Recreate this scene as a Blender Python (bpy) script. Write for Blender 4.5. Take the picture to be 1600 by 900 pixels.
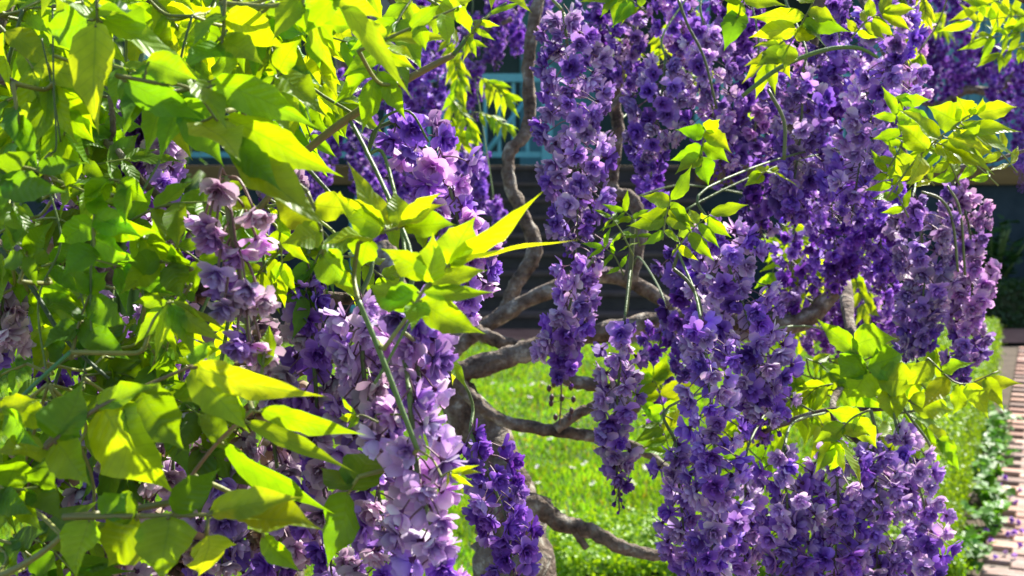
import bpy, math, random
import numpy as np
from mathutils import Vector, Matrix

random.seed(7); rng = np.random.default_rng(7)
for o in list(bpy.data.objects): bpy.data.objects.remove(o)
scene = bpy.context.scene
COL = scene.collection

# ------------------------------------------------------------------ camera
FPX = 2198.0                                   # focal length in photo pixels (1600 wide)
PITCH = math.radians(5.2)
EYE = np.array([0.0, 0.0, 1.6])
FWD = np.array([0, math.cos(PITCH), -math.sin(PITCH)])
UPV = np.array([0, math.sin(PITCH), math.cos(PITCH)])
RGT = np.array([1.0, 0, 0])
cam = bpy.data.cameras.new('camera'); camo = bpy.data.objects.new('camera', cam); COL.objects.link(camo)
camo.location = EYE; camo.rotation_euler = (math.pi/2 - PITCH, 0, 0)
cam.sensor_width = 36.0; cam.lens = FPX/1600*36; cam.clip_start = .05; cam.clip_end = 400
cam.dof.use_dof = True; cam.dof.focus_distance = 1.2; cam.dof.aperture_fstop = 15
scene.camera = camo

# ------------------------------------------------------------------ world, sun, exposure
SUN = np.array([0.48, 0.57, 0.74]); SUN /= np.linalg.norm(SUN)
EL = math.asin(SUN[2]); AZ = math.atan2(SUN[0], SUN[1])
world = bpy.data.worlds.new('World'); scene.world = world; world.use_nodes = True
wn = world.node_tree; bg = wn.nodes['Background']
sky = wn.nodes.new('ShaderNodeTexSky'); sky.sky_type = 'NISHITA'; sky.sun_disc = False
sky.sun_elevation = EL; sky.sun_rotation = AZ
wn.links.new(sky.outputs[0], bg.inputs[0]); bg.inputs[1].default_value = 0.10
sl = bpy.data.lights.new('sun', 'SUN'); sl.energy = 5.0; sl.angle = math.radians(.53); sl.color = (1, .95, .86)
so = bpy.data.objects.new('sun', sl); COL.objects.link(so)
so.rotation_euler = Vector((-SUN[0], -SUN[1], -SUN[2])).to_track_quat('-Z', 'Y').to_euler()
so.location = (4, 6, 12)
scene.view_settings.view_transform = 'Standard'; scene.view_settings.look = 'None'
scene.view_settings.exposure = 1.35; scene.view_settings.gamma = 1.0
scene.render.engine = 'CYCLES'
scene.cycles.max_bounces = 8; scene.cycles.transmission_bounces = 4; scene.cycles.diffuse_bounces = 4

# ------------------------------------------------------------------ helpers
def at(px, py, d):
    """point seen at photo pixel (px, py), d metres away along the view axis"""
    return EYE + d*(FWD + RGT*(px-800)/FPX + UPV*(450-py)/FPX)
def ground_at(px, py):
    r = FWD + RGT*(px-800)/FPX + UPV*(450-py)/FPX
    return EYE - r*EYE[2]/r[2]
def topx(P):
    q = np.asarray(P)-EYE; d = q@FWD
    return 800+q@RGT/d*FPX, 450-q@UPV/d*FPX, d
def nrm(v):
    v = np.asarray(v, float); return v/max(np.linalg.norm(v), 1e-9)
def basis(y, z):
    """rotation matrix with columns x, y, z : y exact, z as close as possible"""
    y = nrm(y); z = np.asarray(z, float); z = z-(z@y)*y
    if np.linalg.norm(z) < 1e-5: z = np.array([y[1], -y[0], .1]); z = z-(z@y)*y
    z = nrm(z); return np.stack([np.cross(y, z), y, z], 1)
def mat4(R, loc, s=(1, 1, 1)):
    M = np.eye(4); M[:3, :3] = R*np.asarray(s)[None, :]; M[:3, 3] = loc
    return Matrix(M.tolist())
def catmull(P, R, n=6):
    P = np.asarray(P, float); R = np.asarray(R, float)
    if len(P) < 3:
        t = np.linspace(0, 1, n+1)[:, None]
        return P[0]*(1-t)+P[1]*t, R[0]*(1-t[:, 0])+R[1]*t[:, 0]
    Q = np.vstack([2*P[0]-P[1], P, 2*P[-1]-P[-2]]); S = np.concatenate([[R[0]], R, [R[-1]]])
    op, orr = [], []
    for i in range(1, len(Q)-2):
        for k in range(n):
            t = k/n
            a, b, c, d_ = Q[i-1], Q[i], Q[i+1], Q[i+2]
            op.append(.5*(2*b+(c-a)*t+(2*a-5*b+4*c-d_)*t*t+(3*b-a-3*c+d_)*t**3)); orr.append(S[i]*(1-t)+S[i+1]*t)
    op.append(P[-1]); orr.append(R[-1])
    return np.array(op), np.array(orr)

class Geo:
    """collects vertices, triangles, colours and uvs for ONE mesh"""
    def __init__(s): s.V = []; s.T = []; s.C = []; s.U = []; s.n = 0
    def add(s, V, T, C=None, U=None):
        V = np.asarray(V, float); m = len(V)
        s.V.append(V); s.T.append(np.asarray(T, int)+s.n)
        if C is None: C = np.ones((m, 3))*.5
        C = np.asarray(C, float)
        if C.ndim == 1: C = np.tile(C, (m, 1))
        s.C.append(C); s.U.append(np.zeros((m, 2)) if U is None else U); s.n += m
    def box(s, a, b, C=None):
        x0, y0, z0 = a; x1, y1, z1 = b
        V = [(x0,y0,z0),(x1,y0,z0),(x1,y1,z0),(x0,y1,z0),(x0,y0,z1),(x1,y0,z1),(x1,y1,z1),(x0,y1,z1)]
        T = [(0,2,1),(0,3,2),(4,5,6),(4,6,7),(0,1,5),(0,5,4),(1,2,6),(1,6,5),(2,3,7),(2,7,6),(3,0,4),(3,4,7)]
        s.add(V, T, C)
    def tube(s, P, R, sides=6, C=None, sub=5, rough=0, close=True):
        P, R = catmull(P, R, sub) if sub else (np.asarray(P, float), np.asarray(R, float))
        n = len(P); tg = np.gradient(P, axis=0); V = []; ref = np.array([.3, .2, .93])
        for i in range(n):
            t = nrm(tg[i]); x = nrm(np.cross(t, ref)); 
            if abs(t@ref) > .97: x = nrm(np.cross(t, [1, 0, 0]))
            y = np.cross(t, x); ref = nrm(np.cross(x, t)); 
            a = np.arange(sides)*2*math.pi/sides
            rr = R[i]*(1+rough*rng.uniform(-1, 1, sides))
            V.append(P[i]+(np.cos(a)*rr)[:, None]*x+(np.sin(a)*rr)[:, None]*y)
        V = np.vstack(V); T = []
        for i in range(n-1):
            for k in range(sides):
                a, b = i*sides+k, i*sides+(k+1) % sides
                T += [(a, b, b+sides), (a, b+sides, a+sides)]
        if close:
            for base, fl in ((0, 1), ((n-1)*sides, 0)):
                for k in range(1, sides-1): T.append((base, base+k+1, base+k) if fl else (base, base+k, base+k+1))
        s.add(V, T, C)
    def mesh(s, name, mat, smooth=True, origin=(0, 0, 0)):
        V = np.vstack(s.V)-np.asarray(origin); T = np.vstack(s.T); C = np.vstack(s.C); U = np.vstack(s.U)
        me = bpy.data.meshes.new(name)
        me.vertices.add(len(V)); me.vertices.foreach_set('co', V.ravel().astype(np.float32))
        me.loops.add(T.size); me.polygons.add(len(T))
        me.polygons.foreach_set('loop_start', np.arange(0, T.size, 3, dtype=np.int32))
        me.polygons.foreach_set('loop_total', np.full(len(T), 3, np.int32))
        me.loops.foreach_set('vertex_index', T.ravel().astype(np.int32))
        me.polygons.foreach_set('use_smooth', np.full(len(T), smooth, bool))
        me.update(calc_edges=True)
        ca = me.color_attributes.new('col', 'FLOAT_COLOR', 'POINT')
        ca.data.foreach_set('color', np.hstack([C, np.ones((len(C), 1))]).ravel().astype(np.float32))
        uv = me.uv_layers.new(name='UVMap')
        uv.data.foreach_set('uv', U[T.ravel()].ravel().astype(np.float32))
        me.materials.append(mat); me.validate(); return me
WLOC = {}
def link(name, me, parent=None, loc=None, M=None):
    """link an object at WORLD position loc or matrix M; parents are never rotated or scaled"""
    o = bpy.data.objects.new(name, me); COL.objects.link(o)
    base = WLOC[parent.name] if parent else np.zeros(3)
    if parent: o.parent = parent
    if M is not None:
        M = M.copy(); w = np.array(M.translation); M.translation = Vector(w-base); o.matrix_local = M
    else:
        w = np.zeros(3) if loc is None else np.asarray(loc, float); o.location = Vector(w-base)
    WLOC[o.name] = w
    return o
def build(name, geo, mat, parent=None, origin=None, smooth=True):
    org = WLOC[parent.name] if (origin is None and parent) else (np.zeros(3) if origin is None else np.asarray(origin, float))
    return link(name, geo.mesh(name, mat, smooth, org), parent, org)
def tag(o, label=None, cat=None, group=None, kind=None):
    if label: o['label'] = label
    if cat: o['category'] = cat
    if group: o['group'] = group
    if kind: o['kind'] = kind
    return o

# ------------------------------------------------------------------ materials
def new_mat(name):
    m = bpy.data.materials.new(name); m.use_nodes = True; nt = m.node_tree
    for n in list(nt.nodes): nt.nodes.remove(n)
    out = nt.nodes.new('ShaderNodeOutputMaterial')
    def N(t, **k):
        n = nt.nodes.new(t)
        for a, b in k.items():
            if a.startswith('i_'):
                key = a[2:]; n.inputs[int(key) if key.isdigit() else key.replace('_', ' ')].default_value = b
            else: setattr(n, a, b)
        return n
    return m, nt, N, nt.links.new, out
def ramp(N, stops):
    r = N('ShaderNodeValToRGB'); e = r.color_ramp.elements
    while len(e) < len(stops): e.new(.5)
    for i, (p, c) in enumerate(stops): e[i].position = p; e[i].color = (*c, 1)
    return r
def solid(name, stops, scale=8, rough=.8, bump=.3, detail=6, coord='Object', stretch=None, bscale=None, usecol=False, spec=.3):
    m, nt, N, L, out = new_mat(name)
    tc = N('ShaderNodeTexCoord'); src = tc.outputs[coord]
    if stretch:
        mp = N('ShaderNodeMapping'); mp.inputs['Scale'].default_value = stretch; L(src, mp.inputs[0]); src = mp.outputs[0]
    nz = N('ShaderNodeTexNoise', i_Scale=scale, i_Detail=detail, i_Roughness=.65); L(src, nz.inputs['Vector'])
    r = ramp(N, stops); L(nz.outputs[0], r.inputs[0]); c = r.outputs[0]
    if usecol:
        at_ = N('ShaderNodeAttribute', attribute_name='col'); mx = N('ShaderNodeMix', data_type='RGBA', blend_type='MULTIPLY'); mx.inputs[0].default_value = 1
        oi = N('ShaderNodeObjectInfo'); hs = N('ShaderNodeHueSaturation')
        mr = N('ShaderNodeMapRange', i_3=.7, i_4=1.3); L(oi.outputs['Random'], mr.inputs[0]); L(mr.outputs[0], hs.inputs['Value'])
        L(at_.outputs[0], hs.inputs['Color']); L(c, mx.inputs[6]); L(hs.outputs[0], mx.inputs[7]); c = mx.outputs[2]
    b = N('ShaderNodeBsdfPrincipled', i_Roughness=rough); b.inputs['Specular IOR Level'].default_value = spec
    L(c, b.inputs['Base Color'])
    nb = N('ShaderNodeTexNoise', i_Scale=bscale or scale*4, i_Detail=5); L(src, nb.inputs['Vector'])
    bm = N('ShaderNodeBump', i_Strength=bump, i_Distance=.01); L(nb.outputs[0], bm.inputs['Height']); L(bm.outputs[0], b.inputs['Normal'])
    L(b.outputs[0], out.inputs[0]); return m

def leaf_mat(name, trans=.6, rough=.43, tcol=(2.95, 2.05, .2), spec=.5, veins=True, hue=.011):
    """leaf blade: pigment from 'col', lateral veins from the blade's own uv, light passing through"""
    m, nt, N, L, out = new_mat(name)
    a = N('ShaderNodeAttribute', attribute_name='col')
    oi = N('ShaderNodeObjectInfo'); hs = N('ShaderNodeHueSaturation')
    mr = N('ShaderNodeMapRange', i_3=.75, i_4=1.25); L(oi.outputs['Random'], mr.inputs[0]); L(mr.outputs[0], hs.inputs['Value'])
    L(a.outputs[0], hs.inputs['Color']); col = hs.outputs[0]
    mh = N('ShaderNodeMath', operation='MULTIPLY', i_1=7.31); L(oi.outputs['Random'], mh.inputs[0]); fr_ = N('ShaderNodeMath', operation='FRACT'); L(mh.outputs[0], fr_.inputs[0])
    mr2 = N('ShaderNodeMapRange', i_3=.5-hue, i_4=.5+hue); L(fr_.outputs[0], mr2.inputs[0]); L(mr2.outputs[0], hs.inputs['Hue'])
    geo = N('ShaderNodeNewGeometry'); nz = N('ShaderNodeTexNoise', i_Scale=90, i_Detail=4); L(geo.outputs['Position'], nz.inputs['Vector'])
    r = ramp(N, [(.3, (.72, .76, .6)), (.7, (1.15, 1.1, 1.0))]); L(nz.outputs[0], r.inputs[0])
    mx = N('ShaderNodeMix', data_type='RGBA', blend_type='MULTIPLY'); mx.inputs[0].default_value = .8
    L(col, mx.inputs[6]); L(r.outputs[0], mx.inputs[7]); col = mx.outputs[2]
    b = N('ShaderNodeBsdfPrincipled', i_Roughness=rough); b.inputs['Specular IOR Level'].default_value = spec
    tr = N('ShaderNodeBsdfTranslucent')
    tm = N('ShaderNodeMix', data_type='RGBA', blend_type='MULTIPLY'); tm.inputs[0].default_value = 1; tm.inputs[7].default_value = (*tcol, 1)
    if veins:
        uv = N('ShaderNodeUVMap'); sp = N('ShaderNodeSeparateXYZ'); L(uv.outputs[0], sp.inputs[0])
        ab = N('ShaderNodeMath', operation='ABSOLUTE'); L(sp.outputs[0], ab.inputs[0])
        m1 = N('ShaderNodeMath', operation='MULTIPLY', i_1=.2); L(ab.outputs[0], m1.inputs[0])
        sb = N('ShaderNodeMath', operation='SUBTRACT'); L(sp.outputs[1], sb.inputs[0]); L(m1.outputs[0], sb.inputs[1])
        m2 = N('ShaderNodeMath', operation='MULTIPLY', i_1=56.5); L(sb.outputs[0], m2.inputs[0])
        sn = N('ShaderNodeMath', operation='SINE'); L(m2.outputs[0], sn.inputs[0])
        vr = N('ShaderNodeMapRange', i_1=.86, i_2=1.0, i_4=.6); L(sn.outputs[0], vr.inputs[0])
        md = N('ShaderNodeMapRange', i_1=.06, i_2=.02); L(ab.outputs[0], md.inputs[0])
        mxm = N('ShaderNodeMath', operation='MAXIMUM'); L(vr.outputs[0], mxm.inputs[0]); L(md.outputs[0], mxm.inputs[1])
        vc = N('ShaderNodeMix', data_type='RGBA'); vf = N('ShaderNodeMath', operation='MULTIPLY', i_1=.2); L(mxm.outputs[0], vf.inputs[0]); L(vf.outputs[0], vc.inputs[0])
        L(col, vc.inputs[6]); vc.inputs[7].default_value = (.2, .32, .06, 1)
        vd = N('ShaderNodeMix', data_type='RGBA'); vf2 = N('ShaderNodeMath', operation='MULTIPLY', i_1=.4); L(mxm.outputs[0], vf2.inputs[0]); L(vf2.outputs[0], vd.inputs[0]); L(col, vd.inputs[6]); vd.inputs[7].default_value = (.05, .14, .005, 1); tsrc = vd.outputs[2]; col = vc.outputs[2]
        hsum = N('ShaderNodeMath', operation='SUBTRACT'); L(sn.outputs[0], hsum.inputs[1]); hsum.inputs[0].default_value = 0
        bm = N('ShaderNodeBump', i_Strength=.25, i_Distance=.0008); L(hsum.outputs[0], bm.inputs['Height'])
        bm2 = N('ShaderNodeBump', i_Strength=.25, i_Distance=.001); L(nz.outputs[0], bm2.inputs['Height']); L(bm.outputs[0], bm2.inputs['Normal'])
        L(bm2.outputs[0], b.inputs['Normal'])
    L(col, b.inputs['Base Color']); L(tsrc if veins else col, tm.inputs[6]); L(tm.outputs[2], tr.inputs[0])
    ms = N('ShaderNodeMixShader'); ms.inputs[0].default_value = trans; L(b.outputs[0], ms.inputs[1]); L(tr.outputs[0], ms.inputs[2])
    L(ms.outputs[0], out.inputs[0]); return m

M_LEAF = leaf_mat('leaf_blade')
M_HEDGE = leaf_mat('hedge_leaf', trans=.35, rough=.5, tcol=(1.9, 1.6, .4), veins=False, hue=.002)
M_GRASS = leaf_mat('grass_blade', trans=.4, rough=.5, tcol=(1.7, 1.4, .4), veins=False, hue=.001)
M_PETAL = leaf_mat('petal', trans=.32, rough=.6, tcol=(1.25, .95, 1.25), spec=.25, veins=False)
M_STEM = solid('green_stem', [(.3, (.8, .8, .8)), (.7, (1.15, 1.1, 1.0))], 40, .5, .2, usecol=True, spec=.5)
M_BARK = solid('bark', [(.34, (.035, .025, .02)), (.46, (.13, .095, .07)), (.56, (.2, .165, .13)), (.66, (.4, .38, .32))], 34, .9, 1.0, bscale=90)
M_SOIL = solid('soil_lawn', [(.3, (.03, .055, .012)), (.7, (.06, .11, .02))], 3, .95, .5)
M_EARTH = solid('earth', [(.3, (.05, .035, .022)), (.7, (.1, .075, .05))], 5, .95, .6)
M_BRICK = solid('brick', [(.25, (.24, .13, .1)), (.5, (.38, .25, .2)), (.75, (.5, .4, .35))], 14, .9, .5, usecol=True)
M_JOINT = solid('mortar', [(.3, (.17, .13, .1)), (.7, (.28, .24, .2))], 30, .95, .5)
M_WALK = solid('walk_brick', [(.3, (.17, .075, .055)), (.7, (.3, .16, .12))], 4, .9, .4)
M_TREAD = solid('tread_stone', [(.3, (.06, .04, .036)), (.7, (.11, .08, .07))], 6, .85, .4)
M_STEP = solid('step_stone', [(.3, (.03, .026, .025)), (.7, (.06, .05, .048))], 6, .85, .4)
M_TEAL = solid('teal_paint', [(.3, (.06, .22, .27)), (.7, (.1, .3, .36))], 3, .55, .15, usecol=False, stretch=(1, 1, .2))
M_TEALR = solid('teal_rail_paint', [(.3, (.1, .36, .42)), (.7, (.16, .46, .52))], 6, .45, .1)
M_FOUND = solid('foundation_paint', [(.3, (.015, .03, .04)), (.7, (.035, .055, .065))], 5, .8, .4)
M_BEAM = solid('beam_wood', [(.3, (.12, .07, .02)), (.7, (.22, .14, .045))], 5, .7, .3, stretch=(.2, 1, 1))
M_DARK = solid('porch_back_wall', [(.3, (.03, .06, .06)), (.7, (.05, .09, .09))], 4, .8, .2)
M_ROOF = solid('roof_shingle', [(.3, (.07, .065, .06)), (.7, (.14, .13, .12))], 12, .9, .6)
M_GLASS = solid('window_glass', [(.3, (.02, .025, .03)), (.7, (.03, .04, .045))], 2, .06, .02, spec=.8)

# ------------------------------------------------------------------ leaf and flower templates
def leaflet_template(seed, nu=5, nv=12):
    """ovate blade with a drawn-out tip, unit length along y, half width 1"""
    r = random.Random(seed)
    fold = r.uniform(.05, .24); droop = r.uniform(-.05, .4); ph = r.uniform(0, 6); wav = r.uniform(.07, .17); twist = r.uniform(-.4, .4); side = r.uniform(-.14, .14); pk = r.uniform(.62, .76)
    V, U = [], []
    for j in range(nv):
        t = (j/(nv-1))**1.12
        w = max(0, math.sin(math.pi*t**pk))**.78
        if t > .55: w *= 1-.72*min(1, (t-.55)/.33)**1.25
        for i in range(nu):
            u = -1+2*i/(nu-1)
            x = u*w*(1+.075*math.sin(t*26+ph+u*2)); z = abs(u)*w*fold*2 - droop*t*t*2.2 + wav*2*math.sin(t*12+ph+u*2.5)*u*u*w + .1*math.sin(t*7+ph)
            a = twist*t; V.append((x*math.cos(a)+side*math.sin(t*3.1)*2, t, z+x*math.sin(a))); U.append((u*max(w, .05), t))
    T = []
    for j in range(nv-1):
        for i in range(nu-1):
            a = j*nu+i; T += [(a, a+1, a+nu+1), (a, a+nu+1, a+nu)]
    return np.array(V), np.array(T), np.array(U)
LT = [leaflet_template(s) for s in range(9)]
LEAFCOL = [(.115, .29, .012), (.15, .32, .012), (.19, .34, .012), (.08, .215, .015), (.055, .155, .02), (.23, .37, .03)]
LEAFMESH = {}
def leaf_mesh(v, c):
    if (v, c) not in LEAFMESH:
        g = Geo(); V, T, U = LT[v]; g.add(V, T, LEAFCOL[c], U); LEAFMESH[v, c] = g.mesh('leaflet', M_LEAF)
    return LEAFMESH[v, c]

def petal(L, W, tilt, az, curl, cup, base, tip, r, nl=5, nw=3):
    """one petal in a flower whose axis is +z; tilt from the axis, tip rolled by curl"""
    V, C = [], []
    x, y = 0., 0.
    ang = tilt; ds = L/(nl-1); prof = [.26, .78, 1.0, .96, .56]
    ca, sa = math.cos(az), math.sin(az); pts = []
    for j in range(nl):
        pts.append((x, y, ang)); x += math.sin(ang)*ds; y += math.cos(ang)*ds; ang += curl
    for j, (px, pz, an) in enumerate(pts):
        w = W*prof[j]; t = j/(nl-1)
        for i in range(nw):
            u = -1+2*i/(nw-1)
            n = (-math.cos(an), math.sin(an))
            k = cup*w*(u*u) + r.uniform(-.03, .03)*(j/4)
            rx = px+n[0]*k+.03; rz = pz+n[1]*k; ty = u*w*.5
            V.append((rx*ca-ty*sa, rx*sa+ty*ca, rz)); C.append(np.array(base)*(1-t)+np.array(tip)*t)
    T = []
    for j in range(nl-1):
        for i in range(nw-1):
            a = j*nw+i; T += [(a, a+1, a+nw+1), (a, a+nw+1, a+nw)]
    return np.array(V), np.array(T), np.array(C)
TINTS = {  # outer, mid, inner pigments
    'pale': ((.72, .62, .88), (.55, .40, .82), (.36, .16, .62)),
    'lilac': ((.55, .40, .85), (.40, .23, .77), (.26, .08, .56)),
    'violet': ((.37, .22, .78), (.28, .11, .67), (.18, .035, .47)),
    'deep': ((.27, .10, .60), (.20, .055, .52), (.13, .018, .35)),
    'pink': ((.74, .56, .86), (.60, .33, .78), (.42, .13, .62)),
    'faded': ((.66, .59, .66), (.50, .39, .54), (.34, .18, .40)),
    'brown': ((.38, .30, .20), (.28, .2, .14), (.16, .1, .07)),
}
def flower_template(seed, tint):
    r = random.Random(seed); o, m, n = TINTS[tint]; g = Geo(); w = lambda c, a=.12: np.array(c)*r.uniform(1-a, 1+a)
    a0 = r.uniform(0, 6.28)
    o2 = np.clip(np.array(o)*1.12+.08, 0, .86)
    for k in range(6): g.add(*petal(r.uniform(.42, .58), r.uniform(.3, .46), r.uniform(1.1, 1.9), a0+k*1.047+r.uniform(-.35, .35), r.uniform(-.42, .16), r.uniform(-.3, .5), w(m), w(o2 if r.random() < .4 else o), r))
    for k in range(8): g.add(*petal(r.uniform(.42, .56), r.uniform(.2, .32), r.uniform(.6, 1.2), a0+.5+k*.785+r.uniform(-.3, .3), r.uniform(-.36, .1), r.uniform(-.1, .7), w(n), w(np.array(m)*.35+np.array(o)*.65, .2), r))
    for k in range(7): g.add(*petal(r.uniform(.34, .5), r.uniform(.14, .24), r.uniform(.1, .6), a0+k*.9, r.uniform(-.22, .2), r.uniform(0, .8), w(n), w(np.array(m)*.8+np.array(o)*.2, .25), r))
    g.V = [v*np.array([1, 1, 1.]) for v in g.V]
    # calyx: dark cone under the petals
    b = 5; V = [(0, 0, -.16)]+[(.11*math.cos(k*1.257), .11*math.sin(k*1.257), .02) for k in range(b)]
    g.add(V, [(0, 1+(k+1) % b, 1+k) for k in range(b)], (.12, .04, .13))
    return np.vstack(g.V), np.vstack(g.T), np.vstack(g.C)
def bud_template(seed, tint):
    r = random.Random(seed); o, m, n = TINTS[tint]; g = Geo(); a0 = r.uniform(0, 6)
    for k in range(5): g.add(*petal(r.uniform(.5, .62), .42, .95, a0+k*1.257, -.46, .5, n, m, r))
    V = [(0, 0, -.16)]+[(.14*math.cos(k*1.257), .14*math.sin(k*1.257), .06) for k in range(5)]
    g.add(V, [(0, 1+(k+1) % 5, 1+k) for k in range(5)], (.12, .04, .13))
    return np.vstack(g.V), np.vstack(g.T), np.vstack(g.C)
FT = {}; FMESH = {}
def ftem(kind, v, tint):
    k = (kind, v, tint)
    if k not in FT: FT[k] = (flower_template if kind == 'f' else bud_template)(hash((v, len(tint), ord(tint[0]))) % 9973, tint)
    return FT[k]
def fmesh(kind, v, tint):
    k = (kind, v, tint)
    if k not in FMESH:
        g = Geo(); V, T, C = ftem(*k); g.add(V, T, C); FMESH[k] = g.mesh('flower' if kind == 'f' else 'bud', M_PETAL)
    return FMESH[k]

# ------------------------------------------------------------------ wisteria vines
class Vine:
    def __init__(s, base, label, group=None):
        s.root = link('wisteria_vine', None, None, base); s.root.empty_display_size = .2
        tag(s.root, label, 'vine', group); s.flowers = []; s.leaves = []; s.wood = []
    def branch(s, pts, radii, name='branch', sides=10, col=(.5,)*3, mat=None, rough=.2):
        
        if name != 'stem' or not s.wood or s.wood[0][0][0] < -.7: s.wood.append(catmull(pts, radii, 8)[0])
        g = Geo(); g.tube(pts, radii, sides, col, 6, rough); return build(name, g, mat or M_BARK, s.root, pts[0])
    def bpx(s, pts, rpx, d=None, **k):
        P = [at(p[0], p[1], p[2] if len(p) > 2 else d) for p in pts]; D = [p[2] if len(p) > 2 else d for p in pts]
        R = rpx if hasattr(rpx, '__len__') else [rpx]*len(pts)
        R = np.interp(np.linspace(0, 1, len(pts)), np.linspace(0, 1, len(R)), R)
        return s.branch(P, [r*dd/FPX for r, dd in zip(R, D)], **k)
    def nearest(s, p, below=1.5):
        W = np.vstack(s.wood); c = np.linalg.norm(W-p, axis=1)+below*np.maximum(0, p[2]-W[:, 2]); k = np.argmin(c); return W[k]
    def raceme(s, path, wpx, d, tints=('lilac',), dens=1.0, fs=.028, stalk=None, bud=.14, taper=.45, label=None, seed=None, faces=1.0):
        """a hanging flower cluster along a pixel path, d metres off; fs is the flower's diameter in metres"""
        r = random.Random(seed if seed is not None else int(path[0][0]*7+path[0][1]))
        P = [at(p[0], p[1], d+(p[2] if len(p) > 2 else 0)) for p in path]
        A, _ = catmull(P, [0]*len(P), 10); seg = np.linalg.norm(np.diff(A, axis=0), axis=1); cum = np.concatenate([[0], np.cumsum(seg)]); Ltot = cum[-1]
        Rm = wpx*.5*d/FPX; stem = Geo(); sc = (.12, .19, .05)
        # stalk above the blossoms
        top = A[0]
        if stalk is not None: SP = [at(q[0], q[1], q[2] if len(q) > 2 else d) for q in stalk]+[top]
        else:
            w0 = s.nearest(top+np.array([0, .03, .05])); SP = [w0, w0*.6+top*.4+np.array([r.uniform(-.02, .02), .03, .04]), top+np.array([r.uniform(-.01, .01), .015, .035]), top]
        stem.tube(SP, [.0015]*(len(SP)-1)+[.002], 5, sc, 5)
        stem.tube(A[::3], np.linspace(.0022, .0008, len(A[::3])), 5, sc, 0)
        n = int(dens*2.9*Rm*Ltot/(fs*fs)*1.5)+6; items = []
        for i in range(n):
            t = (i+.5)/n; t = t**.92
            c = np.array([np.interp(t*Ltot, cum, A[:, k]) for k in range(3)])
            j = min(np.searchsorted(cum, t*Ltot), len(A)-1); tan = nrm(A[j]-A[max(j-2, 0)]) if j > 0 else nrm(A[1]-A[0])
            ang = i*2.39996+r.uniform(-.4, .4)
            ex = nrm(np.cross(tan, [.1, .9, .2])); ey = np.cross(tan, ex); rad = math.cos(ang)*ex+math.sin(ang)*ey
            env = min(1, .45+t*4.2)*(1 if t < .4 else 1-(1-taper)*((t-.4)/.6)**1.3)
            rr = max(.004, Rm*env*(r.uniform(.72, 1.06) if i % 3 else r.uniform(.3, .75))-fs*.35)
            sz = fs*r.uniform(.82, 1.2)*(1 if t < .8 else 1-.35*(t-.8)/.2)
            pos = c+rad*rr+np.array([0, 0, -.15*rr])
            isb = t > 1-bud and r.random() < .85*(t-(1-bud))/max(bud, .01)+.25
            ax = nrm(rad*1.0+np.array([0, 0, -.65])+np.array([r.uniform(-.5, .5) for _ in range(3)]))
            if isb: ax = nrm(ax+np.array([0, 0, -.9])); sz *= .55
            stem.tube([c+np.array([0, 0, .012]), c+rad*rr*.5+np.array([0, 0, .006]), pos], [.0007]*3, 3, (.17, .09, .12), 0, close=False)
            tint = r.choice(tints)
            if t > .75 and r.random() < .6 and tint in ('pale', 'lilac', 'pink'): tint = 'violet'
            if isb and tint != 'brown': tint = r.choice(('violet', 'deep'))
            y = nrm(np.cross(ax, [r.uniform(-1, 1), r.uniform(-1, 1), .3])); R3 = basis(y, ax)
            items.append([('b' if isb else 'f', r.randrange(6), tint), R3, pos, sz])
        o = build('raceme', stem, M_STEM, s.root, top)
        if label: o['label'] = label
        for it in items: s.flowers.append((o, it, faces))
        return o
    def sprig(s, spots, stalk, d, fs, tints, label=None):
        """a loose raceme whose flowers are placed one by one"""
        P = [at(p[0], p[1], d) for p in stalk]; A, R = catmull(P, np.linspace(.0026, .0014, len(P)), 8); g = Geo(); g.tube(A, R, 6, (.14, .17, .05), 0)
        r = random.Random(5); items = []
        for (x, y) in spots:
            pos = at(x, y, d-r.uniform(-.01, .02)); k = np.argmin(np.linalg.norm(A-(pos+np.array([0, 0, .03])), axis=1))
            g.tube([A[k], (A[k]+pos)/2+np.array([0, 0, .008]), pos], [.0009]*3, 4, (.17, .09, .08), 4)
            ax = nrm((pos-A[k])*np.array([1, 1, .4])+np.array([r.uniform(-.01, .01), -.012, -.02])); R3 = basis(np.cross(ax, [.3, .5, .8]), ax)
            items.append([('f', r.randrange(6), r.choice(tints)), R3, pos, fs*r.uniform(.85, 1.15)])
        o = build('raceme', g, M_STEM, s.root, A[0])
        if label: o['label'] = label
        for it in items: s.flowers.append((o, it, 9))
    def leaf(s, rachis, leaflets, rr=.0014, col=(.2, .24, .05)):
        """compound leaf: rachis = world points, leaflets = (base, tip, width, normal, colour index)"""
        A, _ = catmull(rachis, [0]*len(rachis), 6); s.leaves.append((A, leaflets, rr, col))
    def hero(s, rpts, lfs, d=.82, rr=.0014, col=(.2, .22, .05)):
        """a leaf read off the photograph: rachis pixels, leaflets (bx,by,tx,ty,width px,colour[,depth of tip offset[,lean]])"""
        R = [at(p[0], p[1], p[2] if len(p) > 2 else d) for p in rpts]; out = []
        r = random.Random(int(rpts[0][0]*3+rpts[0][1]))
        for q in lfs:
            bx, by, tx, ty, w, c = q[:6]; dz = q[6] if len(q) > 6 else r.uniform(-.025, .015); lean = q[7] if len(q) > 7 else r.uniform(-.35, .35)
            b = at(bx, by, d+r.uniform(-.004, .004)); t = at(tx, ty, d+dz); y = nrm(t-b)
            n = nrm(nrm(SUN-FWD)+np.array([r.uniform(-.15, .15) for _ in range(3)])) if c == 5 else nrm(-FWD+UPV*(.05 if r.random() < .75 else 1.1)+np.array([r.uniform(-.3, .3), 0, r.uniform(-.2, .2)])); sd = np.cross(y, n)
            out.append((b, t, w*1.12*d/FPX, nrm(n+sd*lean), c))
        s.leaf(R, out, rr, col)
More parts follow.
